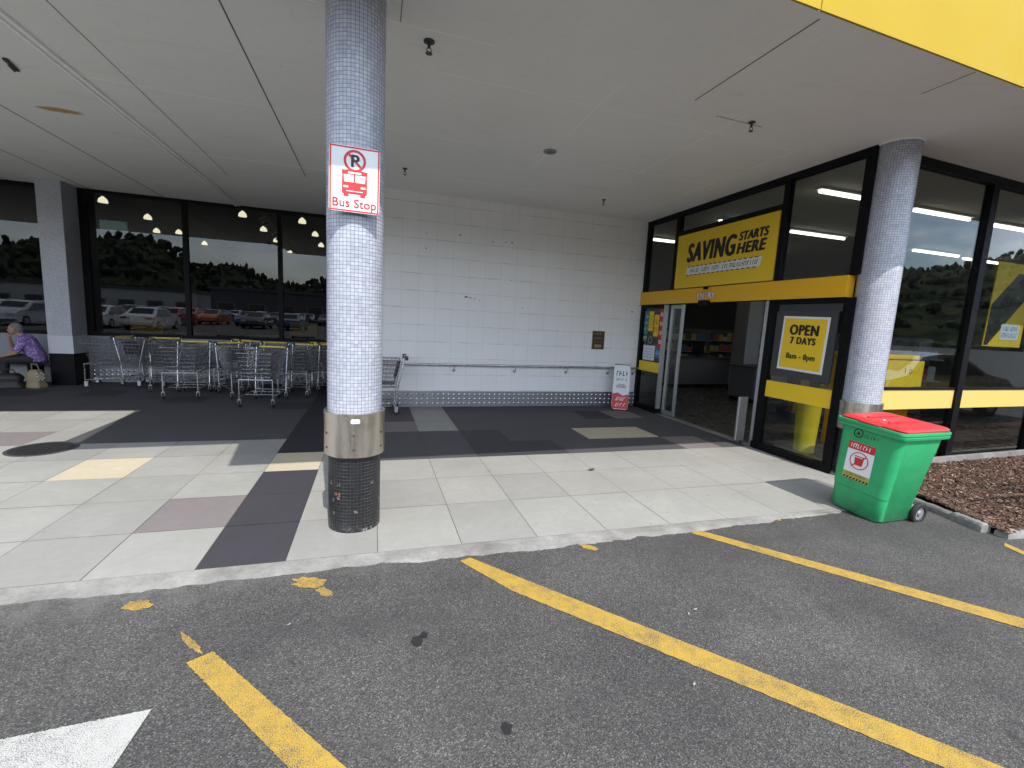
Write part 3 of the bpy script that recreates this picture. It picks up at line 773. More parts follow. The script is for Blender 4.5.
# ------------------------------------------------------------------ back wall
ww = empty('white_wall', (2.6, 8.46, 0), 0, 'long white tiled wall under the canopy with studded metal kick strip', 'wall')
def par(o, root): o.matrix_parent_inverse = root.matrix_world.inverted() if root.matrix_world != Matrix() else Matrix.Translation(-Vector(root.location)); return o
def pobj(name, bm, mats, root, smooth=False, **k):
    """mesh given in world coordinates, parented to a root that sits elsewhere"""
    bmesh.ops.translate(bm, verts=bm.verts, vec=-Vector(root.location))
    return obj(name, bm, mats, root, smooth, **k)
bm = B(); box(bm, -.2, 5.5, 8.46, 8.7, 0, 3.9); o = pobj('tiled_face', bm, M_['wall'], ww)
bm = B(); box(bm, -.2, 0.0, 8.7, 11.4, 0, 3.9); pobj('return_wall', bm, M_['lowwall'], ww)
bm = B(); box(bm, -.2, 5.44, 8.445, 8.4595, .005, .30)
ks = pobj('kick_strip', bm, M_['kick'], ww)
bm = B()
for i in range(56):
    for j in range(3):
        cx, cz = -.12 + i * .1, .07 + j * .085
        v0 = bm.verts.new((cx, 8.434, cz)); rg = [bm.verts.new((cx + .024 * math.cos(a * math.pi / 3), 8.4455, cz + .024 * math.sin(a * math.pi / 3))) for a in range(6)]
        for a in range(6): bm.faces.new((v0, rg[a], rg[(a + 1) % 6]))
pobj('studs', bm, M_['chrome'], ww).parent = ks
ks.children[0].location = (0, 0, 0)
bm = B()
for (px, pz, s) in ((1.64, 2.08, .03), (1.72, 2.07, .02), (1.80, 2.06, .015), (1.49, 3.18, .02), (2.48, 3.14, .02), (2.36, 3.14, .014), (.88, 2.89, .014), (5.17, 2.0, .02), (.88, 3.15, .013), (2.5, 2.45, .012), (1.9, 2.03, .012), (2.1, 3.12, .015), (2.75, 1.95, .012)):
    poly(bm, [(px - s, pz - s * .4), (px + s, pz - s * .5), (px + s * .8, pz + s * .5), (px - s * .9, pz + s * .4)], frame((0, 8.46, 0), (1, 0, 0), (0, 0, 1)), .002)
pobj('scar_marks', bm, M_['dgrey'], ww)
hr = empty('handrail', (2.6, 8.38, .81), 0, 'slim steel handrail running along the white tiled wall', 'handrail')
bm = B(); tube(bm, [(.1, 8.38, .81), (5.40, 8.38, .825)], .02, 10); pobj('rail', bm, M_['chrome'], hr, smooth=True)
for bx in (.5, 1.45, 2.65, 3.75, 4.7, 5.3):
    bm = B(); tube(bm, [(bx, 8.38, .80), (bx, 8.38, .73), (bx, 8.40, .70), (bx, 8.445, .70)], .009, 7); lathe(bm, [(.001, 0), (.03, 0), (.03, .01), (.001, .011)], n=14)
    vs = list(bm.verts)[-56:]
    for vv in vs: vv.co = Vector((bx + vv.co.x, 8.459 - vv.co.z, .70 + vv.co.y))
    pobj('bracket', bm, M_['chrome'], hr)
wp = empty('wall_poster', (4.43, 8.455, 1.38), 0, 'small dark brown poster on the white wall left of entry', 'poster')
M = frame((4.43, 8.457, 1.38), (1, 0, 0), (0, 0, 1))
bm = B(); poly(bm, [(-.14, -.19), (.14, -.19), (.14, .19), (-.14, .19)], M, .008); pobj('sheet', bm, M_['poster_brown'], wp)
bm = B(); 
for (a, b_, c_, d_) in ((-.14, .14, .18, .19), (-.14, .14, -.19, -.18), (-.14, -.13, -.18, .18), (.13, .14, -.18, .18)): poly(bm, [(a, c_), (b_, c_), (b_, d_), (a, d_)], M, .002, 0, .0085)
strokes(bm, M, -.09, .08, .11, .15, .009, 3); strokes(bm, M, -.11, .1, .02, .06, .009, 4); strokes(bm, M, -.1, .1, -.05, -.03, .009, 5); poly(bm, rrect(-.08, .08, -.15, -.09, .02), M, .001, 0, .009)
pobj('print', bm, M_['gold'], wp)

# ------------------------------------------------------------------ entry shopfront (plane x = 5.52, facing -x)
XE = 5.425
en = empty('entry_shopfront', (XE, 6.3, 0), 0, 'black framed glass shop entry with yellow header band and open doorway', 'shopfront')
def eb(bm, y0, y1, z0, z1, d0=-.05, d1=.05, mi=0): box(bm, XE + d0, XE + d1, y0, y1, z0, z1, mi)
bm = B()
eb(bm, 3.99, 8.46, 3.75, 3.829)
for a, b_ in ((8.38, 8.459), (7.42, 7.51), (5.10, 5.18), (3.99, 4.10)): eb(bm, a, b_, 2.415, 3.7495, -.048, .048)
eb(bm, 5.1805, 7.4195, 3.38, 3.46, -.046, .046)
for a, b_ in ((8.38, 8.459), (5.10, 5.20), (3.99, 4.10)): eb(bm, a, b_, .10, 2.145, -.048, .048)
eb(bm, 7.62, 8.46, 0, .0995, -.055, .06); eb(bm, 3.99, 5.22, 0, .0995, -.055, .06)
eb(bm, 7.66, 8.3795, 2.08, 2.144, -.04, .04); eb(bm, 4.1005, 5.0995, 2.085, 2.144, -.04, .04)
pobj('frame', bm, M_['black'], en)
bm = B(); eb(bm, 4.09, 8.459, 2.152, 2.408, -.075, .045); hb = pobj('header_band', bm, M_['band'], en)
bm = B(); eb(bm, 4.09, 8.459, 2.4085, 2.4145, -.079, .046); eb(bm, 4.09, 8.459, 2.1455, 2.1515, -.079, .046); pobj('header_edge', bm, M_['black'], en)
for (a, b_, z0, z1) in ((7.51, 8.38, 2.415, 3.75), (5.18, 7.42, 3.46, 3.75), (4.10, 5.10, 2.415, 3.75), (7.66, 8.38, .1, 2.08), (4.10, 5.10, .1, 2.085)):
    bm = B(); eb(bm, a, b_, z0, z1, -.004, .004); pobj('window_pane', bm, M_['glass'], en)
for (a, b_, z0, z1) in ((7.66, 8.38, .80, 1.0), (4.105, 5.095, .79, 1.02)):
    bm = B(); eb(bm, a, b_, z0, z1, -.03, -.006); pobj('yellow_rail', bm, M_['panel_yellow'], en)
for (a, b_) in ((7.62, 7.66), (5.205, 5.25)):
    bm = B(); eb(bm, a, b_, .10, 2.144, -.045, .045); pobj('silver_jamb', bm, M_['alu'], en)
# sliding door leaves parked behind the side lights
for (a, b_, nm) in ((7.22, 7.58, 0), (5.28, 5.36, 1)):
    bm = B(); eb(bm, a, a + .045, .02, 2.14, .055, .10); eb(bm, b_ - .045 if nm == 0 else b_ - .03, b_, .02, 2.14, .055, .10)
    eb(bm, a + .0455, b_ - .0455 if nm == 0 else b_ - .031, 2.07, 2.14, .057, .098); eb(bm, a + .0455, b_ - .0455 if nm == 0 else b_ - .031, .02, .10, .057, .098)
    d_ = pobj('door_leaf', bm, M_['alu'], en)
    if nm == 0:
        bm = B(); eb(bm, a + .045, b_ - .045, .10, 2.07, .074, .08); o = pobj('door_pane', bm, M_['glass'], en); o.parent = d_
bm = B(); eb(bm, 5.21, 7.62, -.004, .006, -.06, .10); pobj('threshold', bm, M_['alu'], en)
gp = empty('door_guard_panel', (5.40, 5.40, 0), 0, 'narrow silver guard panel standing at the right side of the doorway', 'guard panel')
bm = B(); box(bm, -.16, .0, -.02, .02, .05, .72, bevel=.01); obj('panel', bm, M_['alu'], gp)
bm = B(); box(bm, -.15, -.12, -.016, .016, 0, .0495); box(bm, -.06, -.02, -.016, .016, 0, .0495); obj('foot', bm, M_['dgrey'], gp)
# ENTRY sign with sensor box
es = empty('entry_sign', (XE - .079, 6.49, 2.28), 0, 'small ENTRY letters with black door sensor on the yellow header band', 'sign')
Me = frame((0, 0, 0), (0, -1, 0), (0, 0, 1))
text('lettering', 'ENTRY', .135, Me, M_['white'], es, x=.012, y=-.058, z=.008, align='CENTER', bold=.004, width=1.0)
text('lettering_shadow', 'ENTRY', .135, Me, M_['red'], es, x=0, y=-.05, z=.002, align='CENTER', bold=.006, width=1.0)
bm = B(); box(bm, -.06, -.002, -.13, .11, -.185, -.092, bevel=.012); obj('sensor', bm, M_['black'], es); bm = B(); box(bm, -.05, -.002, -.05, .03, .09, .13, bevel=.008); obj('sensor', bm, M_['black'], es)
# SAVING STARTS HERE sign
ss = empty('saving_sign', (XE - .05, 6.29, 2.9), 0, 'large yellow SAVING STARTS HERE sign above the doorway', 'sign')
Ms = frame((0, 0, 0), (0, -1, 0), (0, 0, 1))
bm = B(); box(bm, -.012, .02, -1.10, 1.10, -.475, .475); obj('panel', bm, M_['panel_yellow'], ss)
text('lettering', 'SAVING', .4, Ms, M_['ink'], ss, y=-.02, z=.013, bold=.023, shear=.18, fit=(-.79, .33, .31))
text('lettering', 'STARTS', .4, Ms, M_['ink'], ss, y=.175, z=.013, bold=.012, shear=.18, fit=(.40, .94, .125))
text('lettering', 'HERE', .4, Ms, M_['ink'], ss, y=-.02, z=.013, bold=.015, shear=.18, fit=(.38, .92, .155))
bm = B(); poly(bm, [(-.80, -.255), (.85, -.255), (.88, -.115), (-.77, -.115)], Ms, .001, 0, .0125); obj('coupon', bm, M_['white'], ss)
bm = B(); strokes(bm, Ms, -.68, .78, -.215, -.15, .0138, 11, slant=.2)
for k in range(15):
    x = -.78 + k * .107
    poly(bm, [(x, -.265), (x + .06, -.265), (x + .06, -.25), (x, -.25)], Ms, .001, 0, .0138); poly(bm, [(x + .03, -.12), (x + .09, -.12), (x + .09, -.105), (x + .03, -.105)], Ms, .001, 0, .0138)
obj('coupon_print', bm, M_['ink'], ss)
# OPEN 7 DAYS sign
os_ = empty('opening_hours_sign', (XE - .03, 4.60, 1.56), 0, 'yellow OPEN 7 DAYS opening hours sign with white border on glass', 'sign')
bm = B(); box(bm, -.006, .020, -.43, .45, -.46, .43); obj('backing', bm, M_['dgrey'], os_)
Mo = frame((-.0065, 0, 0), (0, -1, 0), (0, 0, 1)) @ Matrix.Rotation(R_(-1.5), 4, 'Z')
bm = B(); poly(bm, [(-.335, -.36), (.335, -.36), (.335, .36), (-.335, .36)], Mo, .004); obj('border', bm, M_['white'], os_)
bm = B(); poly(bm, [(-.305, -.33), (.305, -.33), (.305, .33), (-.305, .33)], Mo, .002, 0, .004); obj('panel', bm, M_['panel_yellow'], os_)
text('lettering', 'OPEN', .185, Mo, M_['ink'], os_, x=0, y=.12, z=.007, align='CENTER', bold=.011, width=.80)
text('lettering', '7 DAYS', .125, Mo, M_['ink'], os_, x=0, y=.0, z=.007, align='CENTER', bold=.008, width=.80)
text('lettering', '8am - 8pm', .105, Mo, M_['ink'], os_, x=0, y=-.2, z=.007, align='CENTER', bold=.0045, width=.85)
# notices on the left side light
def notice(y0, y1, z0, z1, mat, lab, deco=None, dep=.0):
    e = empty('window_notice', (XE - .006 - dep, (y0 + y1) / 2, (z0 + z1) / 2), 0, lab, 'notice')
    w, h_ = (y1 - y0) / 2, (z1 - z0) / 2
    Mn = frame((0, 0, 0), (0, -1, 0), (0, 0, 1))
    bm = B(); poly(bm, [(-w, -h_), (w, -h_), (w, h_), (-w, h_)], Mn, .003); obj('sheet', bm, M_[mat], e)
    if deco: deco(e, Mn, w, h_)
def d_text(mat, n=3, hh=.03):
    def f_(e, Mn, w, h_):
        bm = B()
        for k in range(n): strokes(bm, Mn, -w * .8, w * .7, h_ * .6 - k * (h_ * 1.5 / n) - hh, h_ * .6 - k * (h_ * 1.5 / n), .0035, k + int(w * 999))
        obj('print', bm, M_[mat], e)
    return f_
def d_dots(e, Mn, w, h_):
    bm = B()
    for k in range(4): ring(bm, Mn, 0, h_ * .75 - k * h_ * .48, w * .3, w * .62, .0035, .001, 0, 14)
    obj('print', bm, M_['white'], e)
notice(8.20, 8.34, 1.55, 2.03, 'teal', 'narrow teal notice at the left edge of the side window', d_text('white', 3, .05))
notice(8.02, 8.18, 1.62, 2.02, 'panel_yellow', 'taller yellow paper notice beside the teal notice', d_text('ink', 5, .02), .004)
notice(7.84, 8.0, 1.52, 1.95, 'panel_yellow', 'yellow notice with dark picture beside the red strip', d_text('ink', 2, .1))
notice(7.69, 7.82, 1.30, 2.05, 'red', 'tall red strip notice with white round marks', d_dots)
notice(8.22, 8.34, 1.40, 1.53, 'green_s', 'small square green notice below the teal notice', d_text('white', 1, .05))
notice(7.90, 8.30, 1.03, 1.33, 'white', 'white notice with blue print above the yellow rail', d_text('blue', 4, .03))
notice(7.70, 7.86, 1.10, 1.27, 'blue', 'small blue notice beside the white blue-print notice', d_text('white', 1, .07), .004)
e = empty('window_notice', (XE - .006, 8.08, 1.44), 0, 'round dark grey emblem sticker above the white notice', 'notice')
bm = B(); poly(bm, circ(0, 0, .11, 28), Me, .003); obj('disc', bm, M_['dgrey'], e); bm = B(); ring(bm, Me, 0, 0, .05, .075, .0035, .001); obj('print', bm, M_['grey'], e)

# sandwich board by the corner
sb = empty('sandwich_board', (4.85, 8.12, 0), R_(-28), 'small white and red sandwich board standing by the entry corner', 'sandwich board')
for s in (1, -1):
    Mb = frame((0, -.17 * s, 0), (s, 0, 0), (0, .19 * s, 1))
    bm = B(); poly(bm, rrect(-.16, .16, .02, .92, .05), Mb, .012); pn = obj('panel', bm, M_['white'], sb)
    bm = B(); poly(bm, [(-.158, .03), (.158, .03), (.158, .34), (.05, .30), (-.06, .36), (-.158, .33)], Mb, .001, 0, .0125); obj('red_field', bm, M_['red'], pn)
    bm = B(); strokes(bm, Mb, -.11, .10, .70, .80, .013, 21); strokes(bm, Mb, -.10, .1, .60, .65, .013, 22)
    for k in range(5): ring(bm, Mb, -.07 + .035 * k, .48 + .03 * (k % 2), .02, .03, .013, .001, 0, 10)
    obj('print', bm, M_['ink'], pn)
    bm = B(); strokes(bm, Mb, -.1, .08, .20, .27, .0142, 23, slant=.5); strokes(bm, Mb, -.1, .08, .08, .15, .0142, 24, slant=.5); obj('print', bm, M_['white'], pn)
bm = B(); tube(bm, [(-.15, 0, .915), (.15, 0, .915)], .01, 8); obj('hinge', bm, M_['grey'], sb)

# ------------------------------------------------------------------ right-hand glazing
gu = Vector((1, .045, 0)).normalized()
GO = Vector((5.6, 4.033, 0))
Mg = frame(GO, gu, (0, 0, 1))            # local x along, y up, z towards the car park
fg = empty('front_glazing', tuple(GO), 0, 'tall black framed shop front glazing with cream yellow band, right of pillar', 'glazing')
Mgl = frame((0, 0, 0), gu, (0, 0, 1))
def gb(bm, x0, x1, z0, z1, d0=-.05, d1=.05): poly(bm, [(x0, z0), (x1, z0), (x1, z1), (x0, z1)], Mgl, d1 - d0, 0, d0)
mull = [.0, 2.08, 4.05, 6.1, 8.1, 10.1, 12.1]
bm = B(); gb(bm, -.1, 14, 3.73, 3.829); gb(bm, -.1, 14, .0, .07, -.055, .055)
for m_ in mull: gb(bm, m_ - .06, m_ + .07, .0705, 3.7295, -.049, .049)
gb(bm, .0, 14, 1.045, 1.075, -.03, .03)
obj('frame', bm, M_['black'], fg)
for k in range(len(mull) - 1):
    bm = B(); gb(bm, mull[k] + .07, mull[k + 1] - .06, .07, 3.73, -.004, .004); obj('window_pane', bm, M_['glass'], fg)
    bm = B(); gb(bm, mull[k] + .071, mull[k + 1] - .061, .79, 1.044, -.02, .02); obj('yellow_band', bm, M_['cream_band'], fg)
sl = bm = B(); gb(bm, .2, 14, -.02, .12, .056, .12); obj('plinth', bm, M_['kerb'], fg)
# posters in that window
wp1 = empty('window_poster', tuple(GO + gu * 3.0 + Vector((0, 0, 2.22))), 0, 'large yellow window poster with thick black slanted stripe', 'poster')
Mw = frame((0, .03, 0), gu, (0, 0, 1))
bm = B(); poly(bm, [(-.46, -.56), (.46, -.56), (.46, .60), (-.42, .60)], Mw, .012); obj('sheet', bm, M_['panel_yellow'], wp1)
bm = B(); poly(bm, [(-.445, -.545), (-.40, -.545), (.455, .18), (.455, .47), (.14, .47)][:], Mw, .002, 0, .0125) if False else poly(bm, [(-.44, -.545), (-.36, -.545), (.455, .20), (.455, .47), (.10, .47), (-.42, .02)], Mw, .002, 0, .0125); obj('stripe', bm, M_['ink'], wp1)
bm = B(); poly(bm, rrect(-.10, .36, -.46, -.24, .02), Mw, .002, 0, .0145); lb = obj('caption', bm, M_['white'], wp1)
bm = B(); strokes(bm, Mw, -.07, .31, -.33, -.27, .017, 31); strokes(bm, Mw, -.07, .31, -.43, -.36, .017, 32); obj('print', bm, M_['blue'], lb)
wp2 = empty('window_poster', tuple(GO + gu * 1.0 + Vector((0, 0, 1.28))), 0, 'small plain yellow poster low in the window with black scribble', 'poster')
Mw2 = frame((0, .03, 0), gu, (0, 0, 1))
bm = B(); poly(bm, [(-.36, -.20), (.36, -.20), (.36, .14), (-.36, .14)], Mw2, .006); obj('sheet', bm, M_['panel_yellow'], wp2)
bm = B(); ring(bm, Mw2, .10, 0, .02, .032, .0065, .001, 0, 14); poly(bm, [(-.02, .05), (-.005, .05), (.01, -.03), (-.005, -.03)], Mw2, .001, 0, .0065); obj('scribble', bm, M_['ink'], wp2)
yc = empty('promo_bin', (6.75, 4.62, 0), R_(4), 'mustard yellow promo bin standing inside the front window', 'display bin')
bm = B(); box(bm, -.42, .42, -.3, .3, .12, 1.42, bevel=.02); obj('body', bm, M_['band'], yc)
bm = B(); box(bm, -.44, .44, -.32, .32, 1.421, 1.48, bevel=.01); obj('rim', bm, M_['panel_yellow'], yc)
bm = B()
for sx in (-.36, .36):
    for sy in (-.24, .24): tube(bm, [(sx, sy, 0), (sx, sy, .12)], .03, 10)
obj('foot', bm, M_['rubber'], yc)

# ------------------------------------------------------------------ store building and its interior
st = empty('store_building', (12, 12, 0), 0, 'dim supermarket interior seen through the entry and front glazing', 'building')
bm = B(); box(bm, 5.55, 27, 4.2, 24, -.06, .001); 
for v_ in bm.verts:
    if v_.co.y < 5: v_.co.y = 4.06 + .045 * (v_.co.x - 5.6)
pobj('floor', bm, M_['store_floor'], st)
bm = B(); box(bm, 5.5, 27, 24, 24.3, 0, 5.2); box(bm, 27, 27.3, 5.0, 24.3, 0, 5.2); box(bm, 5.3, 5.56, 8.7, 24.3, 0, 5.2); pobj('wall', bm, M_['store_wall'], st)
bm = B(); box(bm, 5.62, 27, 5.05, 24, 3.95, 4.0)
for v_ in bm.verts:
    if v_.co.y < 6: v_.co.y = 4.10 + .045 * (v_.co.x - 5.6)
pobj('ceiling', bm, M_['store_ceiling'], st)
bm = B(); box(bm, -16, 27.3, 8.55, 26, 5.24, 5.5); box(bm, 5.58, 27.3, 4.9, 8.5, 5.24, 5.5); pobj('roof', bm, M_['slate'], st)
for (x0, x1, y, lab) in ((6.5, 7.6, 5.63, 'fluorescent tube light nearest the entry frame, above the hours sign'), (6.62, 7.5, 7.9, 'fluorescent tube light behind the saving sign'), (8.5, 10.1, 7.92, 'fluorescent tube light second row, centre'), (6.5, 7.3, 10.2, 'fluorescent tube light farthest left at the wall corner'), (8.7, 10.2, 5.72, 'fluorescent tube light just right of the entrance pillar'), (12.5, 14.2, 8.06, 'fluorescent tube light far back, right of entrance pillar'), (10.8, 12.4, 5.78, 'fluorescent tube light at the right picture edge'), (14.6, 16.1, 8.2, 'fluorescent tube light farthest right beside the window post'), (9.2, 10.8, 10.2, 'fluorescent tube light third row, deep in the store'), (16.5, 18, 12, 'fluorescent tube light deepest in the store'), (10.4, 12.0, 12.6, 'fluorescent tube light added straight in from the doorway to light the shelves')):  # last tube is an added one, lighting the shelves seen through the doorway
    e = empty('fluorescent_light', ((x0 + x1) / 2, y, 3.945), 0, lab, 'ceiling light', 'fluorescent lights in the store')
    w = (x1 - x0) / 2
    bm = B(); box(bm, -w, w, -.06, .06, -.035, 0); obj('housing', bm, M_['white'], e)
    bm = B(); tube(bm, [(-w + .03, 0, -.06), (w - .03, 0, -.06)], .028, 8); obj('tube', bm, M_['tubelight'], e)
hs = empty('hanging_aisle_sign', (6.4, 7.1, 3.6), R_(0), 'pale blue hanging sign panel inside above the doorway', 'sign')
bm = B(); box(bm, -.35, .35, -.015, .015, -.17, .17, bevel=.004); obj('panel', bm, simple('pale_blue', (.35, .45, .52), .5), hs)
bm = B(); tube(bm, [(-.3, 0, .17), (-.3, 0, .35)], .004, 5); tube(bm, [(.3, 0, .17), (.3, 0, .35)], .004, 5); obj('wire', bm, M_['alu'], hs)
def counter(x, y, rz, lab, w=1.8):
    e = empty('checkout_counter', (x, y, 0), rz, lab, 'counter')
    bm = B(); box(bm, -w / 2, w / 2, -.35, .35, .1, .84); obj('body', bm, M_['countergrey'], e)
    bm = B(); box(bm, -w / 2 - .02, w / 2 + .02, -.37, .37, .841, .89, bevel=.008); obj('worktop', bm, M_['dgrey'], e)
    bm = B(); box(bm, -w / 2 + .03, w / 2 - .03, -.32, .32, 0, .099); obj('kickboard', bm, M_['black'], e)
    bm = B(); box(bm, -.2, .2, -.03, .03, 1.02, 1.32, bevel=.01); box(bm, -.03, .03, -.02, .02, .89, 1.02); obj('screen', bm, M_['black'], e)
counter(9.6, 9.1, R_(8), 'grey checkout counter inside, right side of the doorway view'); counter(9.5, 11.6, R_(5), 'grey checkout counter deep inside the doorway', 2.4)
ip = empty('inner_column', (10.3, 10.6, 0), 0, 'white square column inside the store seen through the doorway', 'column')
bm = B(); box(bm, -.25, .25, -.25, .25, .15, 3.949, bevel=.01); obj('shaft', bm, M_['lgrey'], ip); bm = B(); box(bm, -.27, .27, -.27, .27, 0, .149); obj('base', bm, M_['black'], ip)
GOODS = [simple('goods_%d' % i, c, .5) for i, c in enumerate(((.22, .04, .035), (.3, .3, .29), (.34, .24, .04), (.05, .09, .17), (.06, .04, .03)))]
def shelf(x, y, rz, lab, w=3.0):
    e = empty('goods_shelf', (x, y, 0), rz, lab, 'shelf')
    bm = B(); box(bm, -w / 2, w / 2, -.03, .03, .1, 1.75); box(bm, -w / 2, w / 2, -.42, .42, 0, .14); obj('back_panel', bm, M_['dgrey'], e)
    for k in range(4):
        z = .15 + k * .4
        bm = B(); box(bm, -w / 2, w / 2, -.42, -.031, z, z + .025); obj('shelf_board', bm, M_['grey'], e)
        bm = B(); x_ = -w / 2 + .03; rd = random.Random(int(x * 10 + y * 7 + k))
        while x_ < w / 2 - .2:
            ww_ = rd.uniform(.08, .2); box(bm, x_, x_ + ww_, -.4, -.1, z + .0255, z + rd.uniform(.15, .33), rd.randrange(5)); x_ += ww_ + .006
        obj('goods', bm, GOODS, e, kind='stuff')
shelf(12.6, 14.6, R_(-38), 'goods shelf across the doorway view deep in the store', 4); shelf(10.4, 13.9, R_(-30), 'goods shelf at the left of the doorway view inside the store', 2.2); shelf(12.5, 9.5, R_(-20), 'goods shelf inside behind the right hand window'); shelf(9.2, 6.6, R_(-30), 'goods shelf low behind the entrance pillar', 2.4)
yb = empty('yellow_bin', (6.05, 4.92, 0), 0, 'yellow round bin with white rim behind the entry glass', 'bin')
bm = B(); lathe(bm, [(.135, 0), (.135, .02), (.16, .74)], n=32); obj('body', bm, simple('bin_yellow', (.86, .66, .03), .4), yb, smooth=True)
bm = B(); lathe(bm, [(.16, .741), (.175, .745), (.175, .79), (.11, .81), (.11, .80)], n=32, cap=False); obj('rim', bm, M_['white'], yb, smooth=True)

# ------------------------------------------------------------------ cafe front on the left (plane y = 11.4)
cf = empty('cafe_shopfront', (-4, 11.4, 0), 0, 'dark tinted cafe window front over a low white wall', 'cafe front')
YC = 11.4
bm = B(); box(bm, -16, -.2, YC - .05, YC + .05, 3.76, 3.829); box(bm, -16, -.2, YC - .055, YC + .055, .955, 1.03)
for m_ in (-.24, -2.0, -3.79, -5.50, -7.35, -9.2, -11, -12.8, -14.6): box(bm, m_ - .045 - (.06 if m_ == -5.5 else 0), m_ + .045, YC - .048, YC + .048, 1.0305, 3.7595)
pobj('frame', bm, M_['black'], cf)
ms = [-14.6, -12.8, -11, -9.2, -7.35, -5.5, -3.79, -2.0, -.24]
for a, b_ in zip(ms[:-1], ms[1:]):
    bm = B(); box(bm, a + .045, b_ - .045, YC - .004, YC + .004, 1.03, 3.76); pobj('window_pane', bm, M_['cafe_glass'], cf)
bm = B(); box(bm, -16, -.2, YC - .05, YC + .1, 0, .954); pobj('low_wall', bm, M_['sillwall'], cf)
bm = B(); box(bm, -16, -.2, YC - .065, YC - .0505, .005, .30)
ks = pobj('kick_strip', bm, M_['kick'], cf)
bm = B()
for i in range(60):
    for j in range(3):
        cx, cz = -6.0 + i * .1, .07 + j * .085
        v0 = bm.verts.new((cx, YC - .076, cz)); rg = [bm.verts.new((cx + .024 * math.cos(a * math.pi / 3), YC - .0655, cz + .024 * math.sin(a * math.pi / 3))) for a in range(6)]
        for a in range(6): bm.faces.new((v0, rg[a], rg[(a + 1) % 6]))
pobj('studs', bm, M_['chrome'], cf).parent = ks
ks.children[0].location = (0, 0, 0)
cc = empty('cafe_column', (-5.76, 10.86, 0), 0, 'square white tiled column with black base between the cafe windows', 'column')
def sqcol(bm, w, d, z0, z1):
    L = bm.loops.layers.uv.verify()
    vs = [[bm.verts.new((x, y, z)) for (x, y) in ((-w, 0), (w, 0), (w, d), (-w, d))] for z in (z0, z1)]
    for k in range(4):
        a, b_ = k, (k + 1) % 4
        f_ = bm.faces.new((vs[0][a], vs[0][b_], vs[1][b_], vs[1][a]))
        ln = (vs[0][a].co - vs[0][b_].co).length
        for lp, u in zip(f_.loops, ((0, z0), (ln, z0), (ln, z1), (0, z1))): lp[L].uv = u
    bm.faces.new(vs[1]); bm.faces.new(vs[0])
bm = B(); sqcol(bm, .19, .49, .965, 3.829); obj('tiled_shaft', bm, M_['colwhite'], cc)
bm = B(); sqcol(bm, .195, .49, .62, .964); obj('white_panel', bm, M_['lowwall'], cc)
bm = B(); sqcol(bm, .19, .49, 0, .619); obj('black_base', bm, M_['black'], cc)
# cafe room
cr = empty('cafe_room', (-8, 16, 0), 0, 'dark cafe interior behind the tinted windows', 'room')
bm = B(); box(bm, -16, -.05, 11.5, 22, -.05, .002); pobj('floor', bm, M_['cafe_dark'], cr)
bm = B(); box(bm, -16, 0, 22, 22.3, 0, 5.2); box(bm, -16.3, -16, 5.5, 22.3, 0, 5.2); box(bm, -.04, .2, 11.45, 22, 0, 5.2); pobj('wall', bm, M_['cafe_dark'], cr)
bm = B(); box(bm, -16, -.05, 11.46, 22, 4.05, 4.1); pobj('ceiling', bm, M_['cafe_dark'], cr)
pend = [(-5.43, 11.95, 'first warm dome lamp at far left behind the cafe window'), (-5.30, 13.6, 'warm dome lamp second row beside the dark inner post'), (-6.0, 15.9, 'warm dome lamp lower left behind the dark inner post'), (-5.4, 15.75, 'warm dome lamp left of the first window post'), (-2.84, 11.9, 'warm dome lamp near the soffit trim in the second window'), (-2.79, 13.7, 'warm dome lamp beside the slatted duct'), (-2.86, 18.0, 'warm dome lamp deep behind the third window post'), (-1.62, 11.95, 'warm dome lamp close to the soffit in the third window'), (-1.54, 13.7, 'warm dome lamp middle height in the third window'), (-1.6, 15.75, 'lowest warm dome lamp beside the pillar'), (-5.42, 17.9, 'warm dome lamp deep behind the second window'), (-2.84, 15.6, 'warm dome lamp at the second window right side')]
for (x, y, lab) in pend:
    e = empty('pendant_lamp', (x, y, 3.74), 0, lab, 'pendant lamp', 'warm dome lamps in the cafe')
    bm = B(); lathe(bm, [(.085, -.04), (.082, -.01), (.07, .03), (.042, .06), (.015, .085)], n=24); obj('shade', bm, M_['pendant'], e, smooth=True)
    bm = B(); tube(bm, [(0, 0, .085), (0, 0, .31)], .008, 6); lathe(bm, [(.05, .29), (.05, .309)], n=14); obj('cord', bm, M_['black'], e)
xs = empty('exit_sign', (-5.28, 12.0, 3.25), 0, 'teal exit sign hanging inside the left cafe window', 'sign')
bm = B(); box(bm, -.26, .26, -.03, .03, -.12, .12, bevel=.01); obj('case', bm, M_['dgrey'], xs); bm = B(); box(bm, -.24, .24, -.034, -.0305, -.10, .10); obj('panel', bm, M_['exit'], xs)
bm = B(); tube(bm, [(-.15, 0, .12), (-.15, 0, .8)], .006, 5); tube(bm, [(.15, 0, .12), (.15, 0, .8)], .006, 5); obj('rod', bm, M_['black'], xs)
du = empty('slatted_duct', (-2.4, 13.0, 3.72), 0, 'silver slatted ceiling duct running back inside the cafe', 'duct')
bm = B()
for k in range(14):
    y = -1.2 + k * .42; x = -.05 * k * .5
    tube(bm, [(x - .1, y, -.06), (x, y + .1, 0.02), (x + .1, y + .2, -.06)], .035, 6)
obj('slats', bm, simple('duct_silver', (.75, .75, .75), .35, .3), du); bm = B(); tube(bm, [(-.0, -1.3, .1), (-.35, 4.8, .1)], .05, 8); obj('pipe', bm, M_['grey'], du)
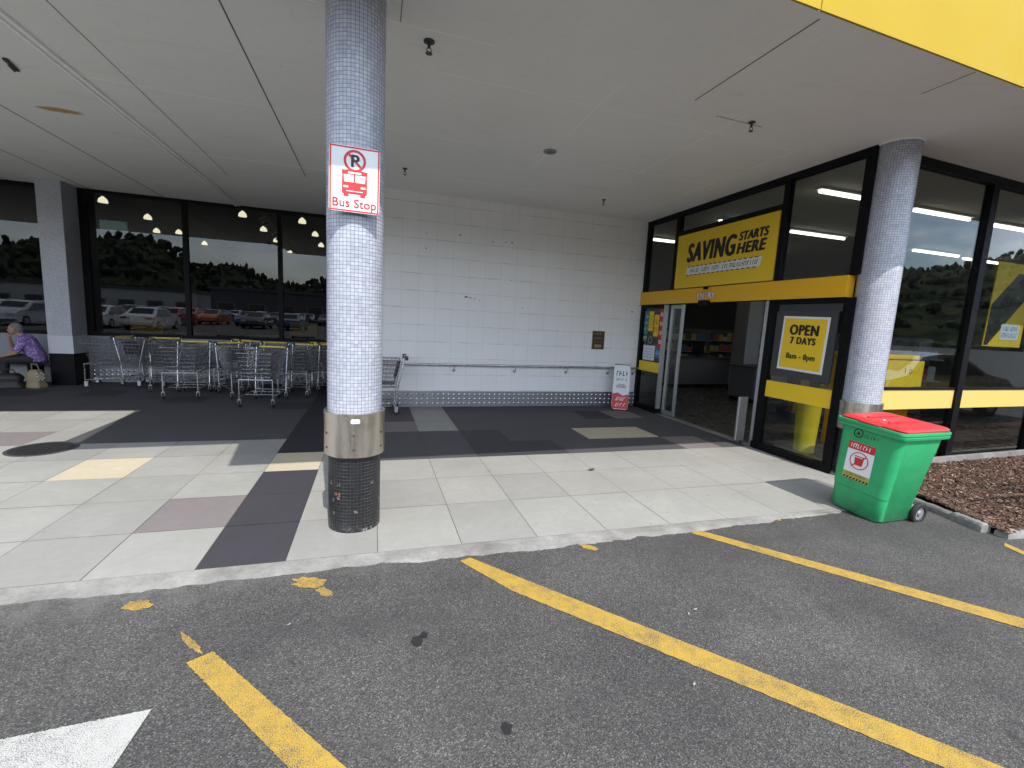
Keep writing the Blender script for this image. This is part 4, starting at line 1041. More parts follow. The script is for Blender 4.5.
for (x0, x1, z0, z1, lab) in ((-4.93, -4.34, 1.0, 1.4, 'yellow menu box behind the second cafe window'), (-1.86, -1.28, 1.1, 1.4, 'yellow menu box behind the cafe window nearest the pillar')):
    e = empty('menu_box', ((x0 + x1) / 2, 11.66, 0), 0, lab, 'display box')
    bm = B(); box(bm, (x0 - x1) / 2, (x1 - x0) / 2, -.10, .10, z0, z1, bevel=.012); obj('box', bm, M_['band'], e)
    bm = B(); tube(bm, [(0, 0, .02), (0, 0, z0)], .03, 8); lathe(bm, [(.2, 0), (.2, .02)], n=20); obj('stand', bm, M_['black'], e)
def table(x, y, lab):
    e = empty('cafe_table', (x, y, 0), 0, lab, 'table', 'high tables in the cafe')
    bm = B(); lathe(bm, [(.36, 1.0), (.37, 1.01), (.37, 1.03), (.36, 1.04)], n=32); obj('tabletop', bm, M_['white'], e, smooth=True)
    bm = B(); tube(bm, [(0, 0, .03), (0, 0, 1.0)], .035, 10); obj('column', bm, M_['black'], e); bm = B(); lathe(bm, [(.25, .002), (.25, .03), (.04, .045)], n=28); obj('foot', bm, M_['black'], e)
table(-3.95, 12.2, 'white topped high table behind the second cafe window'); table(-2.55, 12.3, 'white topped high table behind the third cafe window'); table(-1.15, 12.2, 'white topped high table behind the window nearest the pillar')
ch = None
def chair(x, y, rz, lab):
    global ch
    if ch is None:
        ch = empty('bar_chair', (0, 0, 0), 0, None, 'chair', 'dark bar chairs in the cafe')
        bm = B(); box(bm, -.21, .21, -.2, .2, .70, .74, bevel=.015); obj('seat', bm, M_['dgrey'], ch)
        bm = B(); Mc = frame((0, -.2, .93), (1, 0, 0), (0, -.12, 1)); poly(bm, rrect(-.22, .22, -.16, .17, .12), Mc, .03); obj('backrest', bm, M_['dgrey'], ch)
        bm = B(); tube(bm, [(-.15, -.2, .72), (-.15, -.205, .9)], .012, 6); tube(bm, [(.15, -.2, .72), (.15, -.205, .9)], .012, 6); obj('back_post', bm, M_['black'], ch)
        for sx in (-1, 1):
            for sy in (-1, 1):
                bm = B(); tube(bm, [(sx * .17, sy * .16, .70), (sx * .21, sy * .2, 0.002)], .013, 6); obj('leg', bm, M_['black'], ch)
        o = ch
    else: o = copy_tree(ch)
    o.location = (x, y, 0.002); o.rotation_euler = (0, 0, rz); o['label'] = lab
chair(-4.5, 12.0, .2, 'dark round-backed bar chair leftmost behind the cafe windows'); chair(-3.3, 12.0, -.3, 'dark round-backed bar chair between the two left high tables')
chair(-3.0, 12.4, 3.0, 'dark round-backed bar chair close behind the first window post'); chair(-1.95, 12.0, .1, 'dark round-backed bar chair behind the second window post'); chair(-1.5, 12.5, 2.6, 'dark round-backed bar chair farther in, near the yellow menu box'); chair(-.7, 12.0, .2, 'dark round-backed bar chair nearest the pillar')

# ------------------------------------------------------------------ shopping trolleys
def make_trolley():
    t = empty('shopping_trolley', (0, 0, 0), 0, None, 'shopping trolley', 'shopping trolleys outside the cafe')
    bm = B()
    for s in (-1, 1):
        tube(bm, [(s * .26, -.44, .13), (s * .26, -.44, .47), (s * .255, -.1, .475), (s * .255, .36, .48)], .013, 7)
        tube(bm, [(s * .26, .36, .13), (s * .262, .40, .5), (s * .265, .50, .96)], .013, 7)
        tube(bm, [(s * .26, -.42, .17), (s * .25, .36, .19)], .011, 6)
    tube(bm, [(-.26, -.44, .47), (.26, -.44, .47)], .013, 7); tube(bm, [(-.25, .36, .19), (.25, .36, .19)], .011, 6); tube(bm, [(-.255, .3, .48), (.255, .3, .48)], .011, 6)
    tube(bm, [(-.24, -.2, .18), (.24, -.2, .18)], .008, 6); tube(bm, [(-.24, .1, .185), (.24, .1, .185)], .008, 6)
    obj('frame', bm, M_['chrome'], t, smooth=True)
    bm = B()
    def P(sx, y, k):   # side of the basket; k 0 bottom .. 1 top
        return (sx * (.20 + .065 * k), y, .51 + .41 * k)
    yb0, yb1, yt0, yt1 = -.36, .34, -.50, .44
    for k in range(7):
        q = k / 6; y0 = yb0 + (yt0 - yb0) * q; y1 = yb1 + (yt1 - yb1) * q
        tube(bm, [P(-1, y0, q), P(1, y0, q), P(1, y1, q), P(-1, y1, q)], .0045 if k < 6 else .008, 4, closed=True)
    for i in range(15):
        u = i / 14
        for s in (-1, 1): tube(bm, [P(s, yb0 + (yb1 - yb0) * u, 0), P(s, yt0 + (yt1 - yt0) * u, 1)], .003, 4)
    for i in range(1, 10):
        u = -1 + 2 * i / 10
        for (ya, yc_) in ((yb0, yt0), (yb1, yt1)): tube(bm, [(u * .20, ya, .51), (u * .265, yc_, .92)], .003, 4)
        tube(bm, [(u * .20, yb0, .51), (u * .20, yb1, .51)], .003, 4)
    for i in range(1, 8): tube(bm, [(-.2, yb0 + (yb1 - yb0) * i / 8, .51), (.2, yb0 + (yb1 - yb0) * i / 8, .51)], .003, 4)
    obj('basket', bm, M_['chrome'], t)
    bm = B(); tube(bm, [(-.24, .53, .97), (.24, .53, .97)], .018, 10); obj('handle', bm, M_['handle'], t, smooth=True)
    for s in (-1, 1):
        bm = B(); box(bm, s * .255 - .022, s * .255 + .022, .49, .56, .93, 1.0, bevel=.01); obj('handle_bracket', bm, M_['dgrey'], t)
    bm = B(); Mc = frame((0, .36, .72), (-1, 0, 0), (0, .25, 1)); poly(bm, rrect(-.19, .19, -.1, .17, .03), Mc, .012); obj('child_seat', bm, M_['dgrey'], t)
    for sx in (-1, 1):
        for y in (-.44, .36):
            bm = B()
            tube(bm, [(sx * .26 - .014, y + .02, .055), (sx * .26 + .014, y + .02, .055)], .055, 14); w = obj('wheel', bm, M_['rubber'], t, smooth=True)
            bm = B()
            for q in (-.02, .02): box(bm, sx * .26 + q - .003, sx * .26 + q + .003, y - .01, y + .04, .05, .125)
            box(bm, sx * .26 - .023, sx * .26 + .023, y - .015, y + .045, .1252, .14); obj('caster_fork', bm, M_['alu'], w)
    return t
tr = make_trolley()
spots = [(-4.82, 10.78, R_(-82), 'leftmost shopping trolley, side on beside the cafe column'),
         (-3.93, 10.55, R_(20), 'shopping trolley behind, second from the cafe column'),
         (-3.30, 9.72, R_(4), 'yellow handled shopping trolley facing out, left of the foremost one'),
         (-2.62, 10.45, R_(-14), 'shopping trolley behind, between the two outward facing ones'),
         (-1.86, 8.92, R_(-5), 'foremost shopping trolley, nearest the sunlit paving'),
         (-1.95, 10.25, R_(8), 'shopping trolley directly behind the foremost one'),
         (-1.38, 10.62, R_(-24), 'shopping trolley at the cafe low wall behind the foremost pair'),
         (-.98, 10.1, R_(3), 'shopping trolley partly hidden by the pillar left side')]
for i, (x, y, a, lab) in enumerate(spots):
    o = tr if i == 0 else copy_tree(tr)
    o.location = (x, y, 0); o.rotation_euler = (0, 0, a); o['label'] = lab
for (x, y, a, lab) in ((-4.35, 10.95, R_(75), 'shopping trolley against the low wall, third from the cafe column'), (-3.05, 10.75, R_(-35), 'shopping trolley turned askew between two others at the low wall'), (-2.45, 9.75, R_(30), 'shopping trolley askew just left of the foremost one'), (-1.42, 9.85, R_(-8), 'shopping trolley right behind the foremost one, pillar side'), (-.62, 10.75, R_(50), 'shopping trolley deepest behind the pillar at the low wall')):
    o = copy_tree(tr); o.location = (x, y, 0); o.rotation_euler = (0, 0, a); o['label'] = lab
o = copy_tree(tr); o.location = (0.0, 8.02, 0); o.rotation_euler = (0, 0, R_(-90)); o['label'] = 'lone shopping trolley by the white wall, right of the pillar'

# ------------------------------------------------------------------ green wheelie bin
wb = empty('wheelie_bin', (4.40, 3.0, -.012), R_(2), 'green wheelie bin with red lid standing at the pavement edge', 'wheelie bin')
def rsec(x0, x1, y0, y1, r, z, n=6): return [Vector((p[0], p[1], z)) for p in rrect(x0, x1, y0, y1, r, n)]
bm = B()
secs = [rsec(.03, .45, -.215, .215, .06, .012), rsec(.012, .468, -.238, .238, .07, .04), rsec(.004, .478, -.245, .245, .07, .25), rsec(-.002, .482, -.248, .248, .07, .254), rsec(-.012, .575, -.272, .272, .07, .80), rsec(-.014, .58, -.274, .274, .07, .84),
        rsec(-.045, .615, -.302, .302, .05, .842), rsec(-.050, .619, -.306, .306, .05, .865), rsec(-.042, .611, -.298, .298, .05, .867), rsec(-.042, .611, -.298, .298, .05, .88), rsec(-.050, .619, -.306, .306, .05, .882), rsec(-.048, .617, -.304, .304, .05, .902), rsec(-.03, .60, -.285, .285, .05, .903), rsec(-.02, .59, -.275, .275, .05, .85)]
rings = [[bm.verts.new(p) for p in s] for s in secs]
for a in range(len(rings) - 1):
    n = len(rings[a])
    for k in range(n): bm.faces.new((rings[a][k], rings[a][(k + 1) % n], rings[a + 1][(k + 1) % n], rings[a + 1][k]))
bm.faces.new(rings[0])
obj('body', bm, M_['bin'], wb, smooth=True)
bm = B(); 
lid = [rsec(-.015, .615, -.288, .288, .06, .900), rsec(-.02, .62, -.292, .292, .06, .916), rsec(-.005, .61, -.278, .278, .06, .928), rsec(.03, .52, -.21, .21, .07, .944), rsec(.05, .50, -.19, .19, .07, .939)]
rings = [[bm.verts.new(p) for p in s] for s in lid]
for a in range(len(rings) - 1):
    n = len(rings[a])
    for k in range(n): bm.faces.new((rings[a][k], rings[a][(k + 1) % n], rings[a + 1][(k + 1) % n], rings[a + 1][k]))
bm.faces.new(rings[0]); bm.faces.new(rings[-1])
for y in (-.09, .09): box(bm, .07, .47, y - .012, y + .012, .9385, .951, bevel=.004)
box(bm, -.045, -.015, -.09, .09, .905, .920, bevel=.006)
for v_ in bm.verts: v_.co.z += .012 * max(0, v_.co.x)
ld = obj('lid', bm, M_['lid'], wb, smooth=True)
bm = B(); lathe(bm, [(.001, .9385), (.014, .9385), (.012, .944), (.001, .945)], cx=.15, cy=0.0, n=14); obj('lid_cap', bm, M_['white'], ld)
bm = B(); tube(bm, [(.60, -.25, .87), (.665, -.23, .885), (.665, .23, .885), (.60, .25, .87)], .016, 10); obj('handle', bm, M_['bin'], wb, smooth=True)
bm = B(); tube(bm, [(.61, -.24, .915), (.61, .24, .915)], .014, 10); obj('hinge', bm, M_['lid'], wb)
bm = B(); tube(bm, [(.505, -.27, .095), (.505, .27, .095)], .012, 8); obj('axle', bm, M_['dgrey'], wb)
for s in (-1, 1):
    bm = B(); 
    def disc(bm, prof, y):
        n = 30; rg = []
        for r, d in prof: rg.append([bm.verts.new((.50 + r * math.cos(2 * math.pi * k / n), y + d * s, .1 + r * math.sin(2 * math.pi * k / n))) for k in range(n)])
        for a in range(len(prof) - 1):
            for k in range(n): bm.faces.new((rg[a][k], rg[a][(k + 1) % n], rg[a + 1][(k + 1) % n], rg[a + 1][k]))
    disc(bm, [(.07, -.02), (.095, -.02), (.10, -.012), (.10, .012), (.095, .02), (.068, .022), (.062, .012)], .262 * s); w = obj('wheel', bm, M_['rubber'], wb, smooth=True)
    bm = B(); disc(bm, [(.069, -.015), (.066, .012), (.03, .008), (.022, .02), (.001, .021)], .262 * s)
    obj('hub', bm, M_['hub'], w, smooth=True)
# front label: plane of the front face, tilted outwards at the top
wb.rotation_euler = (R_(4.2), 0, R_(2))
Ml = frame((-.0072, .03, .52), (0, -1, 0), (-.0183, 0, 1)) @ Matrix.Scale(1.15, 4)
bm = B(); poly(bm, [(-.105, -.16), (.105, -.16), (.105, .16), (-.105, .16)], Ml, .002, 0, .0015); lab_ = obj('label', bm, M_['white'], wb)
bm = B(); poly(bm, [(-.105, .095), (.105, .095), (.105, .16), (-.105, .16)], Ml, .0008, 0, .0036); ring(bm, Ml, 0, 0.01, .066, .074, .0036, .0008, 0, 28)
poly(bm, [(-.055, -.045), (-.048, -.052), (.055, .055), (.048, .062)], Ml, .0008, 0, .0046); obj('red_print', bm, M_['red'], lab_)
bm = B(); poly(bm, [(-.105, -.16), (.105, -.16), (.105, -.10), (-.105, -.10)], Ml, .0008, 0, .0036); obj('yellow_print', bm, simple('label_olive', (.42, .38, .08), .5), lab_)
bm = B(); strokes(bm, Ml, -.085, .08, .11, .145, .0046, 41)
obj('white_print', bm, M_['white'], lab_)
bm = B(); poly(bm, [(-.03, -.03), (.03, -.03), (.036, .035), (-.036, .035)], Ml, .0008, 0, .004); poly(bm, [(-.04, .042), (.04, .042), (.04, .05), (-.04, .05)], Ml, .0008, 0, .004); obj('bin_symbol', bm, M_['red'], lab_)
bm = B()
for k in range(8): poly(bm, [(-.1 + k * .026, -.158), (-.086 + k * .026, -.158), (-.074 + k * .026, -.138), (-.088 + k * .026, -.138)], Ml, .0008, 0, .0046)
strokes(bm, Ml, -.09, .08, -.125, -.108, .0046, 42); obj('black_print', bm, M_['ink'], lab_)
bm = B(); ring(bm, Ml, -.05, .235, .03, .038, .0015, .0008, 0, 24); poly(bm, [(-.066, .222), (-.034, .222), (-.05, .253)], Ml, .0008, 0, .0015); strokes(bm, Ml, 0.0, .1, .212, .24, .0015, 43); obj('emblem', bm, M_['ink'], wb)

# ------------------------------------------------------------------ garden bed with bark mulch
bm = B(); gx, gy = 60, 26; G = []
for i in range(gx + 1):
    row = []
    for j in range(gy + 1):
        y0_ = 2.30 + 1.70 * j / gy; xs0 = min(5.46, 5.335 + (y0_ - 2.44) * .16); x = xs0 + (18 - xs0) * (i / gx) ** 1.6; y = 2.30 + .03 * (x - 5.4) + (1.70 + .015 * (x - 5.4)) * j / gy
        row.append(bm.verts.new((x, y, .035 + .05 * math.sin(math.pi * j / gy) + .012 * mnoise.noise(Vector((x * 3, y * 3, 1))))))
    G.append(row)
for i in range(gx):
    for j in range(gy): bm.faces.new((G[i][j], G[i + 1][j], G[i + 1][j + 1], G[i][j + 1]))
obj('garden_soil', bm, M_['soil'], smooth=2, kind='structure')
bm = B(); rd = random.Random(3)
for k in range(21000):
    u = rd.random() ** 1.7
    t = rd.random(); xs0 = min(5.465, 5.34 + (2.30 + 1.7 * t - 2.44) * .16); x = xs0 + 7.0 * u; y = 2.31 + .03 * (x - 5.4) + 1.69 * t
    z = .038 + .05 * math.sin(math.pi * t) + .012 * mnoise.noise(Vector((x * 3, y * 3, 1))) + rd.uniform(0, .018)
    l = rd.uniform(.007, .026); w = l * rd.uniform(.25, .6)
    Mx = Matrix.Translation((x, y, z)) @ Matrix.Rotation(rd.uniform(0, 6.28), 4, 'Z') @ Matrix.Rotation(rd.gauss(0, .5), 4, 'X') @ Matrix.Rotation(rd.gauss(0, .45), 4, 'Y')
    q = [(-l, -w, 0), (l * .8, -w * .7, 0), (l, w * .6, .002), (-l * .7, w, 0)]
    a = [bm.verts.new(Mx @ Vector(p)) for p in q]; b_ = [bm.verts.new(Mx @ (Vector(p) + Vector((0, 0, .005)))) for p in q]
    mi = rd.choice((0, 0, 0, 1, 1, 2, 2, 2, 2, 3))
    bm.faces.new(b_).material_index = mi
    for c in range(4): bm.faces.new((a[c], a[(c + 1) % 4], b_[(c + 1) % 4], b_[c])).material_index = mi
obj('bark_mulch', bm, [M_['chip%d' % i] for i in range(4)], kind='stuff')
# garden kerb: short concrete lengths, one broken
def kerb_len(p, q, w, hgt, seed):
    bm = B(); n = 14; d = (Vector(q) - Vector(p)); nn = Vector((d.y, -d.x)).normalized(); pr = None
    for i in range(n + 1):
        t = i / n; c = Vector(p) + d * t
        j = lambda s: mnoise.noise(Vector((t * 7, seed, s))) * .007
        sh = .004 if 0 < i < n else .012
        prof = [(-w / 2, -.02), (-w / 2 + j(1), hgt - .02 - sh), (-w / 2 + .015, hgt - sh + j(2)), (w / 2 - .015, hgt - sh + j(3)), (w / 2 + j(4), hgt - .02 - sh), (w / 2, -.02)]
        row = [bm.verts.new((c.x + nn.x * a, c.y + nn.y * a, z)) for a, z in prof]
        if pr:
            for k in range(5): bm.faces.new((pr[k], row[k], row[k + 1], pr[k + 1]))
        else: bm.faces.new(row)
        pr = row
    bm.faces.new(pr); return bm
for (p, q, w, hh, s) in (((5.44, 4.0), (5.43, 3.24), .085, .05, 0), ((5.43, 3.235), (5.36, 2.72), .085, .058, 1), ((5.355, 2.71), (5.30, 2.44), .095, .07, 2), ((5.33, 2.35), (5.9, 2.30), .10, .055, 3), ((5.91, 2.30), (7.5, 2.33), .12, .08, 4), ((7.51, 2.33), (12, 2.46), .12, .08, 5)):
    obj('garden_kerb', kerb_len(p, q, w, hh, s), M_['kerb'], smooth=True, kind='structure')

# bare shrub just outside the frame whose shadow falls on the mulch
sp = empty('bare_shrub', (6.95, 1.92, AZ), 0, 'thin bare sapling beside the garden bed throwing shadow on the mulch', 'sapling')
bm = B(); tube(bm, [(0, 0, 0), (.03, 0, .6), (-.02, .02, 1.2), (.02, 0, 1.9)], [.03, .026, .02, .008], 8); obj('trunk', bm, M_['wood'], sp)
bm = B()
for (z, dx, dy, l) in ((1.0, -1.0, .1, 1), (1.3, -1.1, -.05, 1), (.5, -.85, .12, 1), (1.5, -.6, .3, 1), (.8, .5, .1, 1), (1.7, .5, -.1, 1)):
    tube(bm, [(0, 0, z), (dx * .5, dy * .5, z + .1), (dx, dy, z + .12)], [.034, .028, .012], 6)
obj('branch', bm, M_['wood'], sp)

# ------------------------------------------------------------------ bench, seated person, bags
bn = empty('bench', (-7.0, 11.0, 0), 0, 'dark brown bench under the left cafe window', 'bench')
bm = B()
for k in range(4): box(bm, -.98, .86, -.2 + k * .1, -.11 + k * .1, .41, .45, bevel=.006)
obj('seat', bm, M_['wood'], bn)
for sx in (-.85, .75):
    bm = B(); box(bm, sx - .03, sx + .03, -.18, .18, 0, .409); obj('leg', bm, M_['black'], bn)

def remesh(name, caps, balls, voxel, mat, parent, smooth_it=2):
    bm = B()
    for (p, q, r0, r1) in caps:
        p, q = Vector(p), Vector(q); d = q - p; n = max(2, int(d.length / .02)) if d.length > 0 else 2
        for i in range(n + 1):
            t = i / n
            bmesh.ops.create_icosphere(bm, subdivisions=2, radius=r0 + (r1 - r0) * t, matrix=Matrix.Translation(p + d * t))
    for (c, r) in balls: bmesh.ops.create_icosphere(bm, subdivisions=3, radius=1, matrix=Matrix.Translation(c) @ Matrix.Diagonal((*r, 1)))
    me = bpy.data.meshes.new('t'); bm.to_mesh(me); bm.free()
    t = bpy.data.objects.new('t', me); COL.objects.link(t)
    m = t.modifiers.new('r', 'REMESH'); m.mode = 'VOXEL'; m.voxel_size = voxel
    s = t.modifiers.new('s', 'SMOOTH'); s.factor = .5; s.iterations = smooth_it
    dg = bpy.context.evaluated_depsgraph_get(); dg.update()
    me2 = bpy.data.meshes.new_from_object(t.evaluated_get(dg)); me2.name = name
    bpy.data.objects.remove(t)
    me2.materials.clear(); me2.materials.append(mat); me2.shade_smooth()
    o = bpy.data.objects.new(name, me2); COL.objects.link(o)
    if parent: o.parent = parent
    return o
pe = empty('person', (-6.12, 10.84, 0), R_(200), 'seated grey haired person in purple floral shirt, leaning on one hand', 'person')
hip, chest, neck, head = (0, 0, .55), (.10, 0, .80), (.19, 0, .955), (.265, 0, 1.065)
torso = [((0, .06, .54), (.11, .10, .84), .125, .105), ((0, -.06, .54), (.11, -.10, .84), .125, .105), ((.04, 0, .6), (.13, 0, .86), .13, .12), ((.12, .13, .87), (.12, -.13, .87), .065, .065)]
armsU = [((.13, .17, .87), (.24, .24, .64), .052, .043), ((.13, -.17, .87), (.33, -.20, .63), .052, .043)]
armsF = [((.24, .24, .64), (.43, .15, .575), .04, .028), ((.33, -.20, .63), (.36, -.06, .90), .04, .028)]
legs = [((.02, .09, .53), (.44, .12, .51), .088, .062), ((.02, -.09, .53), (.45, -.12, .51), .088, .062), ((.44, .12, .50), (.40, .12, .10), .058, .038), ((.45, -.12, .50), (.47, -.12, .10), .058, .038)]
feet = [((.39, .12, .06), (.56, .13, .04), .042, .034), ((.46, -.12, .06), (.63, -.13, .04), .042, .034)]
fingers = []
for k, ln in enumerate((.062, .07, .066, .052)):
    yk = .125 + k * .018
    fingers += [((.46, yk, .572), (.46 + ln * .6, yk, .568), .009, .008), ((.46 + ln * .6, yk, .568), (.46 + ln, yk, .545), .008, .007)]
    xk = .335 + k * .016
    fingers += [((xk, -.05, .93), (xk - .01, -.035, .93 + ln * .6), .009, .008), ((xk - .01, -.035, .93 + ln * .6), (xk - .025, -.02, .94 + ln * .8), .008, .007)]
fingers += [((.43, .12, .575), (.455, .095, .565), .011, .009), ((.33, -.06, .915), (.32, -.04, .955), .011, .009), ((.43, .15, .575), (.465, .152, .572), .026, .024), ((.36, -.06, .90), (.355, -.05, .935), .026, .024)]
face = [((.265, 0, 1.075), (.082, .074, .10)), ((.285, 0, 1.03), (.068, .058, .065)), ((.352, 0, 1.045), (.016, .012, .02)), ((.26, .076, 1.06), (.014, .012, .028)), ((.26, -.076, 1.06), (.014, .012, .028)), ((.338, .028, 1.09), (.014, .02, .008)), ((.338, -.028, 1.09), (.014, .02, .008)), ((.342, 0, 1.005), (.012, .024, .008))]
remesh('body', torso + armsU + armsF + legs + feet + fingers + [(chest, neck, .07, .055), (neck, (.24, 0, 1.02), .052, .05)], face, .0075, M_['skin'], pe)
infl = lambda L, d: [(p, q, a + d, b_ + d) for p, q, a, b_ in L]
remesh('shirt', infl(torso, .014) + infl([(a, tuple(Vector(a).lerp(Vector(b_), .75)), r0, r1) for a, b_, r0, r1 in armsU], .017) + [((.0, .05, .5), (.0, -.05, .5), .13, .13)], [], .011, M_['shirt'], pe)
remesh('trousers', infl(legs, .014) + [((0, .06, .50), (0, -.06, .50), .125, .125)], [], .011, M_['trousers'], pe)
remesh('shoes', infl(feet, .01), [], .009, M_['shoe'], pe)
remesh('hair', [], [((.245, 0, 1.105), (.088, .084, .082)), ((.205, 0, 1.06), (.055, .078, .08))], .008, M_['hair'], pe)
bm = B()
for s in (-.028, .028): bmesh.ops.create_uvsphere(bm, u_segments=10, v_segments=8, radius=.0095, matrix=Matrix.Translation((.339, s, 1.073)))
obj('eyes', bm, M_['ink'], pe)
def bagmesh(w, d, h_, seed):
    bm = B(); secs = []
    for k in range(9):
        t = k / 8; sc = 1 - .35 * t ** 2 + .10 * math.sin(t * 9 + seed)
        secs.append([bm.verts.new((p[0] * sc * (1 + .07 * mnoise.noise(Vector((i * .6, k, seed)))), p[1] * sc * (1 + .1 * mnoise.noise(Vector((i * .6, k + 5, seed)))), h_ * t)) for i, p in enumerate(rrect(-w, w, -d, d, min(w, d) * .5, 5))])
    for a in range(8):
        n = len(secs[a])
        for k in range(n): bm.faces.new((secs[a][k], secs[a][(k + 1) % n], secs[a + 1][(k + 1) % n], secs[a + 1][k]))
    bm.faces.new(secs[0]); bm.faces.new(secs[-1]); return bm
b1 = empty('shopping_bag', (-6.36, 10.48, 0), .2, 'slumped black bag on the ground at the seated person\'s feet', 'bag')
obj('body', bagmesh(.2, .13, .27, 1.0), M_['bag'], b1, smooth=2); bm = B(); tube(bm, [(-.1, 0, .26), (-.06, 0, .34), (.06, 0, .34), (.1, 0, .26)], .01, 6); obj('handle', bm, M_['bag'], b1)
b2 = empty('shopping_bag', (-6.02, 10.58, 0), -.3, 'tan cloth bag with white patterned end beside the cafe column', 'bag')
obj('body', bagmesh(.13, .11, .33, 2.0), M_['tan'], b2, smooth=2); bm = B(); tube(bm, [(-.07, 0, .32), (-.05, -.02, .44), (.05, -.02, .44), (.07, 0, .32)], .009, 6); obj('handle', bm, M_['tan'], b2)
bm = B(); Mp_ = frame((.115, -.03, .2), (.1, 1, 0), (-.1, 0, 1))
for i in range(4):
    for j in range(5):
        if (i + j) % 2 == 0: poly(bm, [(i * .03 - .06, j * .03 - .06), (i * .03 - .03, j * .03 - .06), (i * .03 - .03, j * .03 - .03), (i * .03 - .06, j * .03 - .03)], Mp_, .012, 0, 0)
obj('patch', bm, M_['rope'], b2)

# ------------------------------------------------------------------ car park behind the camera (seen mirrored in the glass)
def make_car(paint, lab, grp=None):
    c = empty('parked_car', (0, 0, AZ), 0, lab, 'car', grp)
    prof = [(-2.25, .35), (-2.28, .62), (-2.2, .86), (-1.65, .97), (-1.0, 1.36), (-.3, 1.44), (.45, 1.42), (1.15, 1.02), (1.9, .90), (2.22, .72), (2.26, .40), (2.1, .24), (-2.1, .24)]
    def wid(z): return .88 if z < .95 else .88 - (z - .95) * .42
    bm = B(); cols = []
    for s in (-1, 1): cols.append([bm.verts.new((x, s * wid(z), z)) for x, z in prof])
    mid = [[bm.verts.new((x, s * wid(z) * .6, z + (.03 if z > .8 else 0))) for x, z in prof] for s in (-1, 1)]
    order = [cols[0], mid[0], mid[1], cols[1]]
    n = len(prof)
    for a in range(3):
        for k in range(n): bm.faces.new((order[a][k], order[a][(k + 1) % n], order[a + 1][(k + 1) % n], order[a + 1][k]))
    bm.faces.new(cols[0]); bm.faces.new(cols[1])
    obj('body', bm, paint, c, smooth=True)
    bm = B()
    for s in (-1, 1):
        Mx = frame((0, 0, 0), (1, 0, 0), (0, 0, 1))
        for q in ([(-1.45, .99), (-.95, 1.30), (-.05, 1.37), (-.05, .99)], [(.03, .99), (.03, 1.37), (.40, 1.355), (.98, 1.02), (.98, .99)]):
            a = [bm.verts.new((x, s * (wid(z) + .006), z)) for x, z in q]; b_ = [bm.verts.new((x, s * (wid(z) - .03), z)) for x, z in q]
            bm.faces.new(a); bm.faces.new(b_)
            for k in range(len(a)): bm.faces.new((a[k], a[(k + 1) % len(a)], b_[(k + 1) % len(a)], b_[k]))
    for q in (((-1.58, 1.035), (-1.05, 1.375)), ((.54, 1.425), (1.08, 1.11))):
        (xa, za), (xb, zb) = q
        a = [bm.verts.new(p) for p in ((xa, -.62, za), (xb, -.58, zb), (xb, .58, zb), (xa, .62, za))]
        b_ = [bm.verts.new(v.co + Vector((0, 0, .012))) for v in a]; bm.faces.new(a); bm.faces.new(b_)
        for k in range(4): bm.faces.new((a[k], a[(k + 1) % 4], b_[(k + 1) % 4], b_[k]))
    obj('window', bm, M_['cglass'], c)
    for sx in (-1.38, 1.4):
        for s in (-1, 1):
            bm = B(); tube(bm, [(sx, s * .70, .31), (sx, s * .895, .31)], .31, 20); w = obj('wheel', bm, M_['rubber'], c)
            bm = B(); tube(bm, [(sx, s * .88, .31), (sx, s * .902, .31)], .2, 14); obj('rim', bm, M_['alu'], w)
    for s in (-1, 1):
        bm = B(); box(bm, 2.12, 2.25, s * .62 - .16, s * .62 + .16, .66, .76); obj('headlight', bm, M_['white'], c)
        bm = B(); box(bm, -2.29, -2.18, s * .66 - .14, s * .66 + .14, .70, .84); obj('tail_light', bm, M_['red'], c)
    return c
cp = [simple('car_%s' % nme, col, .25, .3, .03, 3, coat=.6) for nme, col in (('silver', (.62, .63, .65)), ('white', (.75, .75, .75)), ('dark', (.03, .032, .04)), ('red', (.4, .03, .025)), ('blue', (.05, .1, .22)), ('orange', (.6, .13, .03)))]
c0 = make_car(cp[0], 'silver saloon car mirrored in the front glazing beside the mulch bed', 'cars mirrored in the shop glass')
c0.location = (13.0, 1.0, AZ); c0.rotation_euler = (0, 0, R_(4))
protos = [c0] + [make_car(cp[i], None, 'cars mirrored in the shop glass') for i in range(1, 6)]
rd = random.Random(12); used = {0}
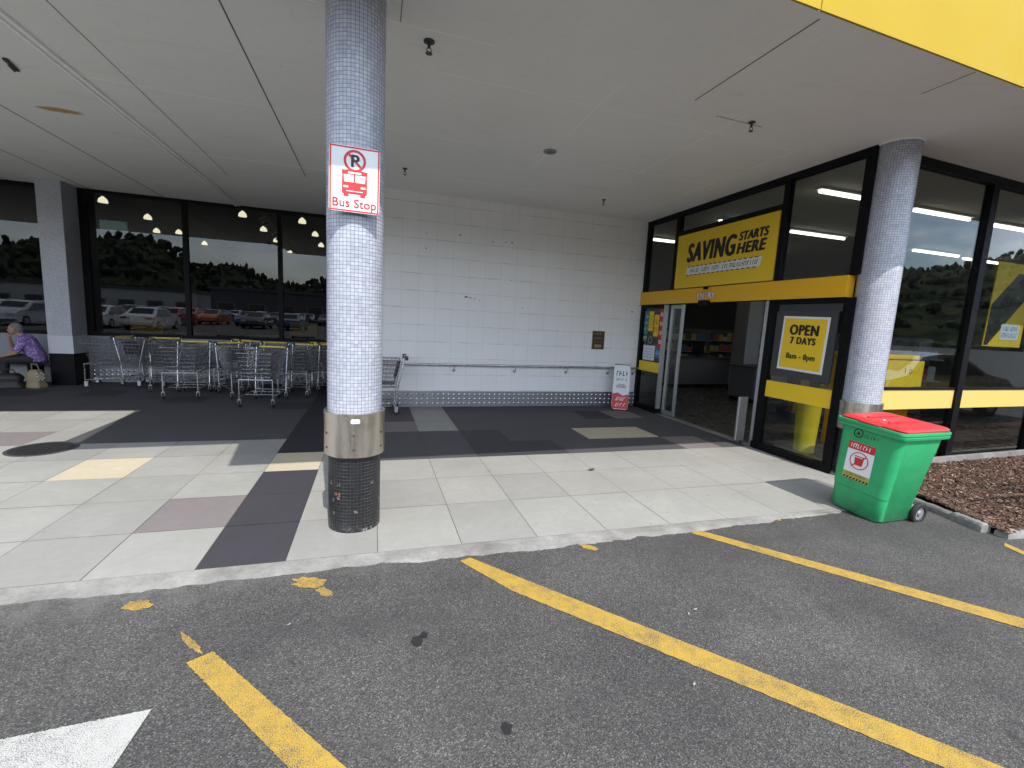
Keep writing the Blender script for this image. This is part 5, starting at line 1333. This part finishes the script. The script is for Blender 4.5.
for (y, xs_) in ((-13.5, (-24, -21, -17, -14)), (-23, range(-40, 42, 3)), (-29, range(-42, 44, 3)), (-42, range(-51, 52, 3)), (-48, range(-51, 54, 3))):
    for x in xs_:
        if rd.random() < .18: continue
        k = rd.choice((0, 0, 1, 1, 2, 2, 2, 4, 4, 3, 0, 5))
        if k not in used: o = protos[k]; used.add(k)
        else: o = copy_tree(protos[k])
        o['label'] = '%s car in the car park, mirrored small in the shop glass' % ('silver', 'white', 'dark', 'red', 'blue', 'orange')[k]
        o.location = (x + rd.uniform(-.2, .2), y + rd.uniform(-.3, .3), AZ); o.rotation_euler = (0, 0, R_(90 + (180 if rd.random() < .5 else 0) + rd.uniform(-3, 3)))
for k in range(6):
    if k not in used:
        for ch_ in list(protos[k].children): 
            for g2 in list(ch_.children): bpy.data.objects.remove(g2)
            bpy.data.objects.remove(ch_)
        bpy.data.objects.remove(protos[k])
def far_building(x, y, w, d, hgt, wallm, lab, rows):
    e = empty('car_park_building', (x, y, AZ), 0, lab, 'building')
    bm = B(); box(bm, -w / 2, w / 2, -d / 2, d / 2, 0, hgt); obj('wall', bm, M_[wallm], e)
    bm = B(); box(bm, -w / 2 - .4, w / 2 + .4, -d / 2 - .4, d / 2 + .4, hgt + .002, hgt + .5); obj('roof', bm, M_['slate'], e)
    for k in range(rows):
        xx = -w / 2 + (k + .5) * w / rows
        bm = B(); box(bm, xx - w / rows * .3, xx + w / rows * .3, d / 2 - .02, d / 2 + .06, 1.2, hgt * .55); f_ = obj('window', bm, M_['grey'], e)
        bm = B(); box(bm, xx - w / rows * .25, xx + w / rows * .25, d / 2 + .061, d / 2 + .08, 1.35, hgt * .52); obj('pane', bm, M_['cglass'], f_)
far_building(-6, -82, 46, 14, 5.0, 'slate', 'long dark building across the car park mirrored in the cafe glass', 9)
far_building(38, -90, 30, 16, 4.6, 'pale', 'pale low building across the car park mirrored in the front glazing', 6)
far_building(-52, -95, 34, 16, 4.4, 'pale', 'pale low building far left across the car park', 7)
